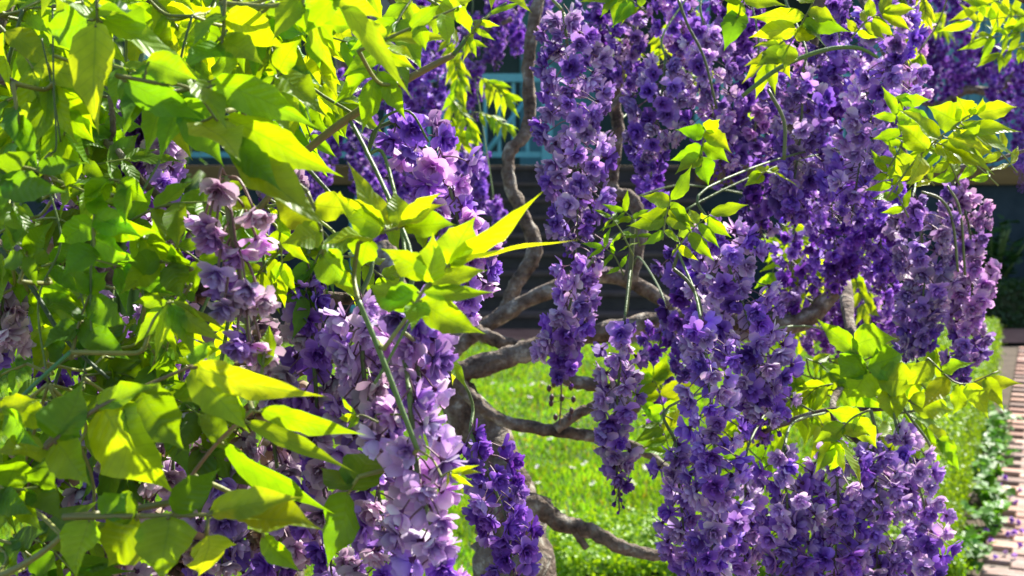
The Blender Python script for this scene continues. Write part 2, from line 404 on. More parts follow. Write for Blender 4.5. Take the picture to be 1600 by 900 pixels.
    def comp(s, path, d, n=4, lpx=70, wr=.36, cols=(0, 1, 2), spread=1.0, droop=.25, dz=0, face=.5, seed=None, rr=.0011, term=True):
        """a compound leaf along a pixel path with n pairs of leaflets"""
        r = random.Random(seed if seed is not None else int(path[0][0]*11+path[0][1]*5+path[-1][0]))
        D = np.linspace(d, d+dz, len(path)); P = [at(p[0], p[1], dd) for p, dd in zip(path, D)]
        A, _ = catmull(P, [0]*len(P), 8); L = lpx*d/FPX; out = []; c0 = r.choice(cols)
        up = nrm(-FWD*r.uniform(.5, 1)+UPV*r.uniform(-.1, .7)+RGT*r.uniform(-.5, .5))
        for k in range(n):
            f = .22+.74*k/max(n-1, 1); i = min(int(f*(len(A)-1)), len(A)-2); b = A[i]; tg = nrm(A[i+1]-A[i]); sd = nrm(np.cross(tg, up))
            ll = L*r.uniform(.8, 1.12)*(1 if k else .85)*(.7+.3*math.sin(math.pi*(.25+.6*k/max(n, 1))))
            for sg in (-1, 1):
                a = spread*r.uniform(.75, 1.15)
                dr = nrm(tg*math.cos(a)+sd*sg*math.sin(a)+np.array([0, 0, -droop*r.uniform(.5, 1.5)])+np.array([r.uniform(-.15, .15) for _ in range(3)]))
                out.append((b, b+dr*ll, ll*wr*r.uniform(.85, 1.15), nrm(up+np.array([r.uniform(-face, face) for _ in range(3)])), c0 if r.random() < .7 else r.choice(cols)))
        if term:
            tg = nrm(A[-1]-A[-3]); dr = nrm(tg+np.array([0, 0, -droop*.6])); out.append((A[-1], A[-1]+dr*L*1.05, L*wr, up, c0))
        s.leaf(P, out, rr)
    def finish(s, nf=300, nl=300):
        # flowers that show largest become objects, the rest of each raceme one mass
        sc = []
        for k, (o, it, fc) in enumerate(s.flowers):
            x, y, dd = topx(it[2]); inside = -20 < x < 1620 and -20 < y < 920
            rad = nrm(EYE-it[2]); sc.append((it[3]/dd*(fc if fc > 1 else 1)*(1 if inside else .01)*(.35+max(0, float(it[1][:, 2]@rad))), k))
        keep = {k for _, k in sorted(sc, reverse=True)[:nf]}
        mass = {}
        for k, (o, it, _) in enumerate(s.flowers):
            key, R3, pos, sz = it
            if k in keep: link('flower' if key[0] == 'f' else 'bud', fmesh(*key), o, M=mat4(R3, pos, (sz,)*3))
            else:
                g = mass.setdefault(o.name, (o, Geo()))[1]; V, T, C = ftem(*key)
                g.add((V*sz)@R3.T+pos, T, np.clip(C*random.uniform(.78, 1.2), 0, .85))
        for o, g in mass.values(): tag(build('flower_mass', g, M_PETAL, o), kind='stuff')
        sc = []
        for k, (A, lf, rr, col) in enumerate(s.leaves):
            x, y, dd = topx(A[len(A)//2]); inside = -30 < x < 1630 and -30 < y < 930
            sc.append((np.mean([np.linalg.norm(t-b) for b, t, *_ in lf])/dd*(1 if inside else .01), k))
        keep = set(); cnt = 0
        for _, k in sorted(sc, reverse=True):
            if cnt+len(s.leaves[k][1]) <= nl: keep.add(k); cnt += len(s.leaves[k][1])
        for k, (A, lf, rr, col) in enumerate(s.leaves):
            r = random.Random(k); g = Geo(); g.tube(A, np.linspace(rr, rr*.55, len(A)), 5, col, 0); small = Geo()
            w0 = s.nearest(A[0], .3); dl = np.linalg.norm(w0-A[0])
            if .004 < dl < .15: g.tube([w0, w0*.5+A[0]*.5+np.array([r.uniform(-.01, .01), .02, -.1*dl]), A[0]], [rr*1.1]*3, 5, col, 5)
            for b, t, w, n, c in lf:
                i = np.argmin(np.linalg.norm(A-b, axis=1))
                if np.linalg.norm(A[i]-b) > .0015: g.tube([A[i], (A[i]+b)/2-np.array([0, 0, .001]), b+(t-b)*.04], [rr*.6]*3, 4, col, 0)
            o = build('compound_leaf', g, M_STEM, s.root, A[0])
            for b, t, w, n, c in lf:
                L = np.linalg.norm(t-b); v = r.randrange(len(LT)); R3 = basis(t-b, n)
                if r.random() < .5: R3 = R3*np.array([-1, 1, 1])[None, :] if False else R3
                if k in keep: link('leaflet', leaf_mesh(v, c), o, M=mat4(R3, b, (w*.5, L, w*.5)))
                else:
                    V, T, U = LT[v]; small.add((V*np.array([w*.5, L, w*.5]))@R3.T+b, T, np.array(LEAFCOL[c])*r.uniform(.8, 1.2), U)
            if k not in keep: tag(build('leaflet_cluster', small, M_LEAF, o), kind='stuff')

# ------------------------------------------------------------------ the setting: ground, lawn, path, walk
g = Geo(); g.add([(-90, -60, 0), (90, -60, 0), (90, 120, 0), (-90, 120, 0)], [(0, 1, 2), (0, 2, 3)])
tag(build('ground', g, M_EARTH), kind='structure')
# the path runs away from the camera a little to the right; u along it, v across
PD = nrm([1638-800, FPX, 0.0]); PN = np.array([PD[1], -PD[0], 0.0])
PE0 = ground_at(1539, 863)                                        # a point of the path's left edge
def pth(u, v, z=0): return PE0+PD*u+PN*v+np.array([0, 0, z])
def quad(pts, z): 
    g = Geo(); g.add([(p[0], p[1], z) for p in pts], [(0, 1, 2), (0, 2, 3)]); return g
PW = 1.3; U0, U1 = -5.0, 6.7
path_o = tag(build('brick_path', quad([pth(U0, 0), pth(U0, PW), pth(U1, PW), pth(U1, 0)], .012), M_JOINT), kind='structure')
bm_ = {}
for k in range(4):
    g = Geo(); a, b, h = .098, .0485, .022; e = .006
    V = [(-a, -b, 0), (a, -b, 0), (a, b, 0), (-a, b, 0), (-a, -b, h-e), (a, -b, h-e), (a, b, h-e), (-a, b, h-e), (-a+e, -b+e, h), (a-e, -b+e, h), (a-e, b-e, h), (-a+e, b-e, h)]
    T = []
    for lo in (0, 4):
        for i in range(4): j = (i+1) % 4; T += [(lo+i, lo+j, lo+4+j), (lo+i, lo+4+j, lo+4+i)]
    T += [(8, 9, 10), (8, 10, 11)]
    g.add(V, T, [(1.25, 1.15, 1.1), (1.0, .9, .9), (.75, .8, .85), (1.35, 1.35, 1.35)][k]); bm_[k] = (g.mesh('brick', M_BRICK, False), g)
rest = Geo(); cand = []
rot = np.stack([PN, PD, np.array([0, 0, 1.])], 1)
for r_ in range(int((U1-U0)/.104)):
    for c_ in range(-1, 7):
        v = c_*.204+.1+(.102 if r_ % 2 else 0); u = U0+.05+r_*.104
        if v < .09 or v > PW-.09: continue
        p = pth(u, v, .004+random.uniform(-.003, .005)); x, y, d = topx(p) if (p-EYE)@FWD > .5 else (9e3, 9e3, 99)
        cand.append((d if (1450 < x < 1680 and 480 < y < 990) else 50+d, p, random.randrange(4), random.uniform(-.03, .03)))
cand.sort(key=lambda q: q[0])
for i, (_, p, k, a) in enumerate(cand):
    ca, sa = math.cos(a), math.sin(a); R3 = rot@np.array([[ca, -sa, 0], [sa, ca, 0], [0, 0, 1]])
    if i < 290: link('brick', bm_[k][0], path_o, M=mat4(R3, p, (1, 1, 1.25)))
    else:
        V = np.vstack(bm_[k][1].V); rest.add((V*np.array([1, 1, 1.25]))@R3.T+p, np.vstack(bm_[k][1].T), np.vstack(bm_[k][1].C))
tag(build('brick_rest', rest, M_BRICK, path_o, smooth=False), kind='stuff')
YW0, YW1 = 12.05, 13.05
tag(build('brick_walk', quad([(-9, YW0, 0), (9, YW0, 0), (9, YW1, 0), (-9, YW1, 0)], .03), M_WALK), kind='structure')
# lawn: a sheet of turf and its blades
le = [ (-9, 1.2), tuple(pth(-4.2, -.62)[:2]), tuple(pth(6.1, -.62)[:2]), (pth(6.4, -.62)[0], YW0), (-9, YW0)]
g = Geo(); g.add([(x, y, .016) for x, y in le], [(0, 1, 2), (0, 2, 3), (0, 3, 4)])
lawn = tag(build('lawn', g, M_SOIL), kind='structure')
g = Geo(); nb = 130000
yy = 4.4+(12.0-4.4)*rng.random(nb)**1.25; xx = rng.uniform(-.44, .33, nb)*yy-.1; xr = PE0[0]-.64+(yy-PE0[1])*PD[0]/PD[1]; ok = xx < xr
xx, yy = xx[ok], yy[ok]; nb = len(xx); h = rng.uniform(.02, .05, nb); w = rng.uniform(.0025, .0045, nb)*(1+yy*.06); az = rng.uniform(0, 6.28, nb); ln = rng.uniform(.1, .8, nb)*h; a2 = rng.uniform(0, 6.28, nb)
patch = .5+.5*np.sin(xx*3.1+np.sin(yy*2.3)*1.5)*np.sin(yy*2.7+1.3*np.sin(xx*4)); h *= .75+.5*patch
B = np.stack([xx, yy, np.full(nb, .015)], 1); dx = np.stack([np.cos(az)*w, np.sin(az)*w, 0*w], 1); tip = B+np.stack([np.cos(a2)*ln, np.sin(a2)*ln, h], 1); mid = B*.5+tip*.5+np.stack([0*h, 0*h, h*.12], 1)
V = np.stack([B-dx, B+dx, mid+dx*.8, mid-dx*.8, tip], 1).reshape(-1, 3); o5 = np.arange(nb)[:, None]*5
T = np.concatenate([o5+[0, 1, 2], o5+[0, 2, 3], o5+[3, 2, 4]], 0)
cb = np.stack([  .12+.08*rng.random(nb)+.03*patch, .29+.1*rng.random(nb)+.03*patch, .012+.012*rng.random(nb)], 1)*(.8+.4*rng.random(nb))[:, None]
dry = rng.random(nb) < .04; cb[dry] = (.3, .27, .08); cb *= (.72+.5*(.5+.5*np.sin(xx*6.3+yy*2.1)*np.cos(yy*5.2-xx*3)))[:, None]
g.add(V, T, np.repeat(cb, 5, 0)); tag(build('lawn_grass', g, M_GRASS), 'short sunlit green lawn grass between the vine and the steps', 'grass', kind='stuff')

# ------------------------------------------------------------------ house with porch, steps and railing
PORCH = 1.53; YF = 15.7
house = link('house', None, None, (2, YF, 0)); tag(house, 'teal boarded house with a raised shaded porch behind the vines', 'house')
def hb(name, a, b, mat, parent=None): g = Geo(); g.box(a, b); return build(name, g, mat, parent or house, smooth=False)
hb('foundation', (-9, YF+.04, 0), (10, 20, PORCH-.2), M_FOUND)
hb('deck_beam', (-9, YF-.05, PORCH-.2), (10, YF+.12, PORCH), M_BEAM)
hb('porch_floor', (-9, YF+.121, PORCH-.197), (10, 20, PORCH-.003), M_BEAM)
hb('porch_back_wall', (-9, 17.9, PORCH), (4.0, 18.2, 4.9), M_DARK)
wall = hb('wall', (4.0, YF+.08, PORCH), (10, 18.2, 4.2), M_TEAL)
for k in range(40): hb('wall_board', (4.02+k*.15, YF+.055, PORCH+.002), (4.155+k*.15, YF+.09, 4.19), M_TEAL, wall)
roof = Geo(); roof.add([(-9.4, YF-.35, 4.1), (10.4, YF-.35, 4.1), (10.4, 22, 7.1), (-9.4, 22, 7.1), (-9.4, YF-.35, 4.25), (10.4, YF-.35, 4.25), (10.4, 22, 7.25), (-9.4, 22, 7.25)],
  [(0,2,1),(0,3,2),(4,5,6),(4,6,7),(0,1,5),(0,5,4),(1,2,6),(1,6,5),(2,3,7),(2,7,6),(3,0,4),(3,4,7)])
build('roof', roof, M_ROOF, house, smooth=False)
hb('fascia', (-9.4, YF-.41, 4.02), (10.4, YF-.352, 4.3), M_TEALR)
dr = hb('door', (.1, 17.84, PORCH), (1.05, 17.899, PORCH+2.1), M_TEAL); hb('window', (-2.2, 17.84, PORCH+.8), (-1.0, 17.899, PORCH+2.1), M_GLASS)
for x in (-4.0, -1.62, 2.1): hb('porch_post', (x-.07, YF-.03, PORCH+.001), (x+.07, YF+.11, 4.25), M_TEALR)
st = link('staircase', None, None, (.2, 13, 0)); tag(st, 'dark stone steps climbing to the shaded porch', 'steps')
for k in range(9):
    g = Geo(); y0 = 13.06+k*.293; z = PORCH/9*(k+1)
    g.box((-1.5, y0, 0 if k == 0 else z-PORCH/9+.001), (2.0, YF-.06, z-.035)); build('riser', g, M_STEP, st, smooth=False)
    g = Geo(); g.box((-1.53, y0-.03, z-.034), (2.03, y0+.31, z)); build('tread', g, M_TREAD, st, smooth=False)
rail = link('porch_railing', None, None, (0, YF, PORCH)); tag(rail, 'teal painted porch railing with upright balusters above the steps', 'railing')
def rb(name, a, b): g = Geo(); g.box(a, b); return build(name, g, M_TEALR, rail, smooth=False)
for x0, x1 in ((-1.55, .33), (2.18, 3.98), (-3.92, -1.7)):
    rb('handrail', (x0, YF-.02, PORCH+.93), (x1, YF+.08, PORCH+1.02)); rb('bottom_rail', (x0, YF, PORCH+.1), (x1, YF+.06, PORCH+.16))
    n = int((x1-x0)/.15)
    for k in range(1, n): x = x0+k*(x1-x0)/n; rb('baluster', (x-.019, YF+.012, PORCH+.161), (x+.019, YF+.05, PORCH+.929))
rb('newel_post', (.331, YF-.04, PORCH+.001), (.45, YF+.08, PORCH+1.1))
for x in (-1.48,):                       # sloping rails down the steps
    g = Geo(); g.tube([(x, 13.2, 1.0), (x, 15.66, 2.46)], [.035, .035], 6, None, 2); build('stair_rail', g, M_TEALR, rail)
    g = Geo(); g.box((x-.04, 13.16, .15), (x+.04, 13.24, 1.05)); build('newel_post', g, M_TEALR, rail, smooth=False)

g = Geo(); g.tube([at(752, 250, 15.62), at(818, 160, 15.62)], [.03, .03], 6, None, 2); build('diagonal_brace', g, M_TEALR, rail)
# ------------------------------------------------------------------ hedges and low plants
def leafcards(n, P, Nn, size, c0, c1, elong=1.6):
    """n small pointed leaves at P with normals Nn (two triangles folded on the midrib)"""
    g = Geo(); a = rng.normal(size=(n, 3)); y = a-(a*Nn).sum(1)[:, None]*Nn*.75; y /= np.linalg.norm(y, axis=1)[:, None]; x = np.cross(y, Nn); x /= np.linalg.norm(x, axis=1)[:, None]+1e-6
    s = size*rng.uniform(.7, 1.3, n)[:, None]
    V = np.stack([P, P+x*s*.5/elong*1.5+y*s*.5+Nn*s*.1, P+y*s, P-x*s*.5/elong*1.5+y*s*.5+Nn*s*.1], 1).reshape(-1, 3); o = np.arange(n)[:, None]*4
    t = rng.random((n, 1)); C = np.array(c0)*(1-t)+np.array(c1)*t
    g.add(V, np.concatenate([o+[0, 1, 2], o+[0, 2, 3]]), np.repeat(C, 4, 0)); return g
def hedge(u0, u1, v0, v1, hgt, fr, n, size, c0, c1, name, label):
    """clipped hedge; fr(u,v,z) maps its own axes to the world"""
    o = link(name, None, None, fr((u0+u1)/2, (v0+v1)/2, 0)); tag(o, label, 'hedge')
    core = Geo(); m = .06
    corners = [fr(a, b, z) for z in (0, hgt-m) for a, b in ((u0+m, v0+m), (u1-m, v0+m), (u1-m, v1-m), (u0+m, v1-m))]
    core.add(corners, [(0,2,1),(0,3,2),(4,5,6),(4,6,7),(0,1,5),(0,5,4),(1,2,6),(1,6,5),(2,3,7),(2,7,6),(3,0,4),(3,4,7)], (.03, .06, .012)); build('dark_core', core, M_HEDGE, o, smooth=False)  # solid dark box behind the leaves, stops views through the hedge
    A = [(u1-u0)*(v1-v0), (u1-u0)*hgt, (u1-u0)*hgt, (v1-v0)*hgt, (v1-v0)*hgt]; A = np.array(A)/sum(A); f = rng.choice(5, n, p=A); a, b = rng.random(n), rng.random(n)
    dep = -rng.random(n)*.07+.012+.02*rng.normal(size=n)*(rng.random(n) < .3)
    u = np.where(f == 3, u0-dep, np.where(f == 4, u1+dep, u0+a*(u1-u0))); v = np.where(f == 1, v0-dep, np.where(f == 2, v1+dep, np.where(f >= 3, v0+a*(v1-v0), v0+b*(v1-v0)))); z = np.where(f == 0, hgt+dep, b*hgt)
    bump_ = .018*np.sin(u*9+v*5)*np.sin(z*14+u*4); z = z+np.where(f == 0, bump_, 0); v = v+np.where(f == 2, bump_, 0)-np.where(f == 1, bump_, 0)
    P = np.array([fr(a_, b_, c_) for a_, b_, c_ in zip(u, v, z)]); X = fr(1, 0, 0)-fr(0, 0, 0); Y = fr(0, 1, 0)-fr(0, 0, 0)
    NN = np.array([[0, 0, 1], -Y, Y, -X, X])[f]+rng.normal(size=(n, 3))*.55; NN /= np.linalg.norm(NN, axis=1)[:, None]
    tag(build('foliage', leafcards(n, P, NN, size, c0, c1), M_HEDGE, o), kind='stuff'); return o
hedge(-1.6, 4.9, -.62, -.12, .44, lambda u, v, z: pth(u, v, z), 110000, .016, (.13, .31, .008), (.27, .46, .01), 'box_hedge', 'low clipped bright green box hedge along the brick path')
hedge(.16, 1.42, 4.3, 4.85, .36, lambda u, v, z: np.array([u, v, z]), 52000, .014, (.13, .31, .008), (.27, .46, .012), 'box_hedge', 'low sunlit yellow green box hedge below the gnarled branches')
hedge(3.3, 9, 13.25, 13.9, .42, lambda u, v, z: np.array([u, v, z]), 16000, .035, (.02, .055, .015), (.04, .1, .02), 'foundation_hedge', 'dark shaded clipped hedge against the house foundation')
def plant(name, pos, h, n, size, c0, c1, label, group, spread=.12, cat='plant'):
    o = link(name, None, None, pos); tag(o, label, cat, group)
    g = Geo(); P, NN = [], []
    for k in range(max(3, n//9)):
        a = random.uniform(0, 6.28); rr = random.uniform(.2, 1)*spread; tp = pos+np.array([math.cos(a)*rr, math.sin(a)*rr, h*random.uniform(.55, 1)])
        g.tube([pos+np.array([math.cos(a)*rr*.2, math.sin(a)*rr*.2, -.01]), (pos+tp)/2+np.array([0, 0, h*.1]), tp], [.004*h/.3]*3, 4, (.08, .13, .03), 3)
        for q in range(9):
            f = random.uniform(.25, 1); P.append(pos*(1-f)+tp*f+np.array([0, 0, h*.08])); NN.append(nrm([random.uniform(-.7, .7), random.uniform(-.7, .4), 1]))
    build('stem', g, M_STEM, o); build('leaves', leafcards(len(P), np.array(P), np.array(NN), size, c0, c1, 1.2), M_HEDGE, o)
for k in range(16):
    u = -.35+k*.2; plant('groundcover_plant', pth(u, -.05+random.uniform(-.03, .05)), random.uniform(.08, .19), 45, .045, (.06, .2, .02), (.13, .34, .035), 'small broad leaved green plant at the foot of the box hedge by the path', 'broad leaved plants along the box hedge', .11)
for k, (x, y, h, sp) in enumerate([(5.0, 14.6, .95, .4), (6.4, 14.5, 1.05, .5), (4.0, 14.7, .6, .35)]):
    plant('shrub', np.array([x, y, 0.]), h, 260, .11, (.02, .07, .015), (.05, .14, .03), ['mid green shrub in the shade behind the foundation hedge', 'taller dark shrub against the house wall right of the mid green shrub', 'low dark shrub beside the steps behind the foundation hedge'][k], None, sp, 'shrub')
for k, (x, y, h, sp) in enumerate([(-3.2, 12.6-1.1, 2.6, .9), (-4.6, 12.9-1.6, 3.0, 1.0)]):
    plant('shrub', np.array([x, y, 0.]), h, 900, .12, (.03, .09, .015), (.08, .2, .03), ['tall green shrub beside the walk nearest the stone steps', 'tallest green shrub standing at the far end of the walk'][k], None, sp, 'shrub')
# fallen blossoms on the bricks, petals on the grass
for k, (x, y) in enumerate([(1548, 862), (1575, 850), (1558, 838), (1520, 790), (1547, 795), (1584, 848), (1590, 832), (1572, 880), (1556, 888), (1580, 828), (1562, 772), (1578, 788), (1588, 800), (1596, 846), (1540, 845), (1530, 872), (1592, 868), (1586, 885), (1570, 760), (1594, 780)]):
    p = ground_at(x, y); p[2] = .03; a = random.uniform(0, 6.28); R3 = basis([math.cos(a), math.sin(a), .1], [math.cos(a+1)*.8, math.sin(a+1)*.8, .6]); z = .042
    o = link('fallen_blossom', fmesh('f', k % 6, ['violet', 'lilac', 'violet', 'pale'][k % 4]), None, M=mat4(R3, (p[0], p[1], z), (.03,)*3))
    tag(o, 'fallen purple blossom lying on the brick path', 'blossom', 'blossoms fallen on the brick path')
g = Geo(); V, T, C = petal(.5, .55, 1.2, 0, .15, .3, (.75, .7, .75), (.8, .76, .78), random.Random(3)); g.add(V, T, C); V, T, C = petal(.45, .5, 1.25, 2.2, .1, .3, (.7, .62, .7), (.8, .72, .78), random.Random(4)); g.add(V, T, C); pm = g.mesh('fallen_petal', M_PETAL)
for k, (x, y) in enumerate([(818, 614), (826, 632), (840, 744), (895, 745), (840, 770), (772, 668), (912, 738), (905, 620), (860, 700), (800, 620), (770, 610), (935, 690), (850, 610), (1005, 745), (990, 770), (832, 612), (744, 640), (1000, 650), (925, 770), (815, 690)]):
    p = ground_at(x, y); a = random.uniform(0, 6.28); p[2] = .045
    tag(link('fallen_petal', pm, None, M=mat4(basis([math.cos(a), math.sin(a), 0], [.2, -.5, 1]), p, (random.uniform(.03, .048),)*3)), 'pale fallen petals caught on top of the lawn grass', 'petal', 'pale petals fallen on the lawn')

# ------------------------------------------------------------------ vine in the left foreground
VL = Vine((-.75, 1.15, 0), 'leafy wisteria vine with large lime leaves and faded lilac flowers beside the lawn')
tb = np.array([-.75, 1.15, 0])
VL.branch([tb+[0, 0, -.05], tb+[.03, .02, .5], tb+[-.04, -.03, 1.0], tb+[.02, -.05, 1.4], at(-60, 90, 1.0), at(-20, -120, 1.05)], [.04, .034, .03, .024, .014, .01], name='trunk')
VL.bpx([(-60, 90), (0, 122), (60, 152), (110, 185), (168, 222), (230, 290), (330, 380)], [9, 8, 7.5, 6.5, 5], .96, col=(.5,)*3)
VL.bpx([(172, 150), (177, 200), (170, 226)], [4, 5], .96)
VL.bpx([(330, 380), (400, 330), (470, 245), (530, 195), (590, 155), (640, 122), (708, 86)], [4, 5, 6.5, 6.5, 6, 5], .98, mat=M_STEM, rough=.05, name='stem', col=(.22, .17, .05))
for z, pts in ((1.32, [(-200, 20), (50, -15), (250, 12), (450, 0), (620, -30)]), (1.15, [(-250, 430), (60, 410), (230, 440), (420, 460), (600, 470)]), (1.0, [(-260, 700), (40, 650), (230, 620), (400, 600), (520, 560)]), (.95, [(-260, 860), (20, 760), (160, 700)])):
    VL.branch([tb+[.02, 0, z-.1]]+[at(x, y, 1.12) for x, y in pts], np.linspace(.013, .004, len(pts)+1))
GS = (.1, .17, .04)
def gstem(v, pts, r, d, col=GS, name='stem'): return v.bpx(pts, r, d, name=name, sides=6, col=col, mat=M_STEM, rough=.03)
gstem(VL, [(708, 86), (735, 55), (765, 22), (792, 4)], [4, 3, 1.5], .98)
gstem(VL, [(560, 470), (585, 530), (605, 580), (628, 640), (652, 702)], [4.5, 5, 4.5], .84)
gstem(VL, [(655, 470), (630, 520), (600, 575), (585, 600)], [2.5, 3], .86)
gstem(VL, [(0, 388), (50, 450), (100, 528), (170, 592)], [4, 4, 3], .9, (.05, .1, .03))
gstem(VL, [(-10, 905), (40, 880), (80, 852), (125, 808)], [6, 5, 3.5], .83, (.2, .22, .06))
gstem(VL, [(575, 240), (600, 185), (640, 175), (670, 222)], [2.2, 2.4, 2], 1.05)
for pts, r, d, c in [([(82, 10), (84, 130), (88, 225), (80, 240)], 1.7, .86, GS), ([(36, 15), (20, 70), (10, 110)], 3.2, .9, GS), ([(65, 60), (82, 140), (95, 222)], 1.5, .87, GS), ([(150, 300), (142, 420), (143, 530)], 2.2, .88, GS),
    ([(345, 5), (352, 60), (357, 120)], 2.4, .85, GS), ([(300, 25), (285, 80), (278, 125)], 2.2, .87, GS), ([(75, 290), (95, 380), (60, 470), (75, 600)], 1.8, .9, GS), ([(125, 455), (140, 520), (130, 590)], 1.6, .9, GS), ([(110, 550), (60, 595), (30, 625)], 3.2, .82, (.06, .2, .06)), ([(395, 642), (345, 686), (300, 742), (272, 784)], 3, .8, (.3, .16, .08)), ([(250, 250), (215, 330), (225, 480)], 2, .92, GS)]:
    gstem(VL, pts, r, d, c)
# racemes of the left vine
PL = ('pale', 'pale', 'lilac', 'pink'); FD = ('faded', 'faded', 'lilac', 'pale', 'brown')
VL.raceme([(640, 470), (655, 600), (655, 640)], 120, .9, ('pink', 'lilac', 'pale'), 1.0, .0255, bud=.02, taper=.9)
VL.raceme([(640, 615), (650, 730), (675, 830), (690, 960)], 150, .86, PL, 1.0, .0255, stalk=[(600, 500, .95), (630, 560, .9)], bud=.02, taper=.9, label='large pale lilac raceme in bright sun at the vine edge')
VL.raceme([(560, 470), (570, 600), (590, 760), (610, 930)], 150, .96, ('pale', 'lilac', 'faded'), 1.0, .0255, bud=.02, taper=.9)
VL.raceme([(610, 480), (615, 560), (600, 680)], 110, .98, ('pink', 'lilac', 'pale'), 1.0, .0255, bud=.02, taper=.9)
VL.raceme([(480, 430), (490, 560), (500, 700), (520, 920)], 150, 1.0, ('faded', 'lilac', 'violet'), 1.0, .0255, bud=.02, taper=.9)
VL.raceme([(400, 500), (420, 640), (440, 800), (430, 930)], 150, 1.02, FD, .9, .0255, bud=.02, taper=.9)
VL.raceme([(330, 620), (340, 760), (350, 930)], 140, 1.0, FD, .8, .0255, bud=.02, taper=.9)
VL.raceme([(280, 600), (270, 740), (285, 930)], 120, 1.06, FD, .8, .0255, bud=.02, taper=.9)
VL.raceme([(200, 640), (180, 780), (190, 930)], 130, 1.02, FD, .8, .0255, bud=.02, taper=.9)
VL.raceme([(230, 150), (235, 230), (225, 330)], 150, 1.06, ('faded', 'pale', 'deep', 'lilac'), .9, .0255, bud=.02, taper=.9)
VL.raceme([(140, 190), (130, 270), (120, 380)], 120, 1.08, ('faded', 'pale', 'violet'), .9, .0255, bud=.02, taper=.9)
VL.raceme([(15, 380), (5, 460), (0, 560)], 110, .98, ('faded', 'faded', 'pale'), .9, .027, bud=.02, taper=.9)
VL.raceme([(90, 330), (110, 460), (90, 620)], 130, 1.1, FD+('deep',), .8, .0255, bud=.02, taper=.9)
VL.raceme([(260, 320), (270, 450), (260, 600)], 130, 1.12, FD+('deep', 'violet'), .8, .0255, bud=.02, taper=.9)
VL.raceme([(420, 200), (430, 280), (440, 380)], 110, 1.15, ('faded', 'violet', 'deep'), .8, .027, bud=.05, taper=.8)
VL.raceme([(70, 700), (80, 800), (60, 930)], 130, 1.02, FD, .7, .0255, bud=.02, taper=.9)
VL.raceme([(612, 190), (645, 212), (688, 260), (715, 340), (730, 430), (724, 500)], 140, 1.08, ('pink', 'lilac', 'pink', 'violet'), 1.05, .026, stalk=[(575, 240, 1.08), (585, 205, 1.08)], bud=.06, taper=.6, label='rosy lilac raceme arching down beside the lime leaves')
VL.raceme([(735, 675), (765, 745), (795, 830), (800, 930)], 125, 1.35, ('violet', 'deep', 'violet', 'lilac'), .95, .026, bud=.2, taper=.6, label='deep violet raceme hanging over the dark trunk')
VL.sprig([(340, 292), (325, 350), (398, 330), (402, 374), (335, 370), (370, 392), (340, 425), (362, 432), (385, 448), (408, 468), (350, 478), (318, 345), (378, 462), (345, 445), (390, 540), (370, 535), (412, 552)], [(352, 275), (357, 330), (368, 390), (380, 460), (393, 560)], .86, .024, ('faded', 'pink', 'pale', 'lilac'), 'loose raceme of spaced faded lilac pompon flowers')

# hero leaves read off the photograph (colour: 0 fresh,1 lime,2 yellow-lime,3 green,4 dark,5 pale)
H = VL.hero
H([(150, -50), (151, 0), (152, 34)], [(150, 36, 145, 202, 66, 2, -.02, .25), (158, 32, 328, 118, 46, 2), (157, 30, 84, -4, 28, 2), (152, 10, 248, 34, 62, 4, .02), (140, 30, 60, 45, 60, 0, .03)], .8)
H([(182, 118), (235, 128), (300, 140), (340, 190)], [(193, 125, 318, 192, 48, 3), (302, 122, 356, 200, 44, 2, -.02, -.5), (312, 188, 376, 248, 72, 5, -.03, .3), (330, 128, 497, 203, 52, 0, .0), (230, 95, 312, 128, 45, 0)], .79)
H([(340, 175), (360, 200), (372, 236)], [(350, 182, 532, 282, 56, 1, .0, .3), (372, 238, 520, 345, 62, 2, -.02, -.3), (355, 215, 440, 300, 44, 0)], .8)
H([(352, -20), (350, 30), (345, 90)], [(352, 22, 438, 78, 52, 2), (345, 60, 412, 100, 44, 1), (350, 20, 290, 60, 40, 1), (346, 70, 280, 105, 42, 0), (345, 90, 352, 140, 40, 0)], .84)
H([(470, -40), (474, 0), (476, 10)], [(478, 4, 517, 126, 32, 2, -.02, .6), (470, 0, 523, 70, 52, 0, .02), (470, -5, 425, 55, 38, 1), (476, 5, 560, 40, 36, 1)], .83)
H([(420, 140), (432, 122), (440, 112)], [(438, 112, 512, 170, 48, 1), (430, 118, 400, 180, 36, 0), (436, 112, 470, 60, 36, 1)], .88)
H([(495, -50), (525, -10), (532, 0)], [(530, -5, 642, 148, 30, 2, -.03, -.3), (520, -10, 600, 30, 30, 2), (530, -8, 470, 60, 30, 1)], .8)
H([(560, 80), (640, 45), (720, 10)], [(655, 40, 665, 78, 24, 1), (690, 22, 702, 66, 24, 1), (715, 10, 735, 58, 22, 1), (600, 62, 712, 54, 22, 5), (590, 68, 658, 92, 30, 5), (580, 75, 655, 112, 24, 2), (640, 45, 690, 5, 22, 1), (600, 62, 560, 20, 30, 2)], .9)
H([(755, 30), (740, 45), (728, 60)], [(750, 35, 780, 40, 10, 1), (742, 45, 772, 62, 9, 1), (732, 58, 745, 90, 10, 1), (738, 50, 722, 100, 10, 5), (765, 22, 822, 2, 9, 0), (728, 62, 765, 75, 9, 1)], .97)
H([(20, 130), (28, 180), (34, 215)], [(22, 165, 20, 222, 28, 0), (30, 180, 56, 272, 30, 0), (20, 220, 4, 278, 30, 0), (30, 215, 70, 250, 26, 1), (34, 220, 52, 285, 26, 0)], .84)
H([(-20, 260), (40, 262), (90, 280)], [(60, 262, 128, 252, 26, 4), (0, 290, 98, 298, 44, 4), (-5, 265, 60, 235, 30, 3), (20, 265, -5, 330, 34, 3)], .82)
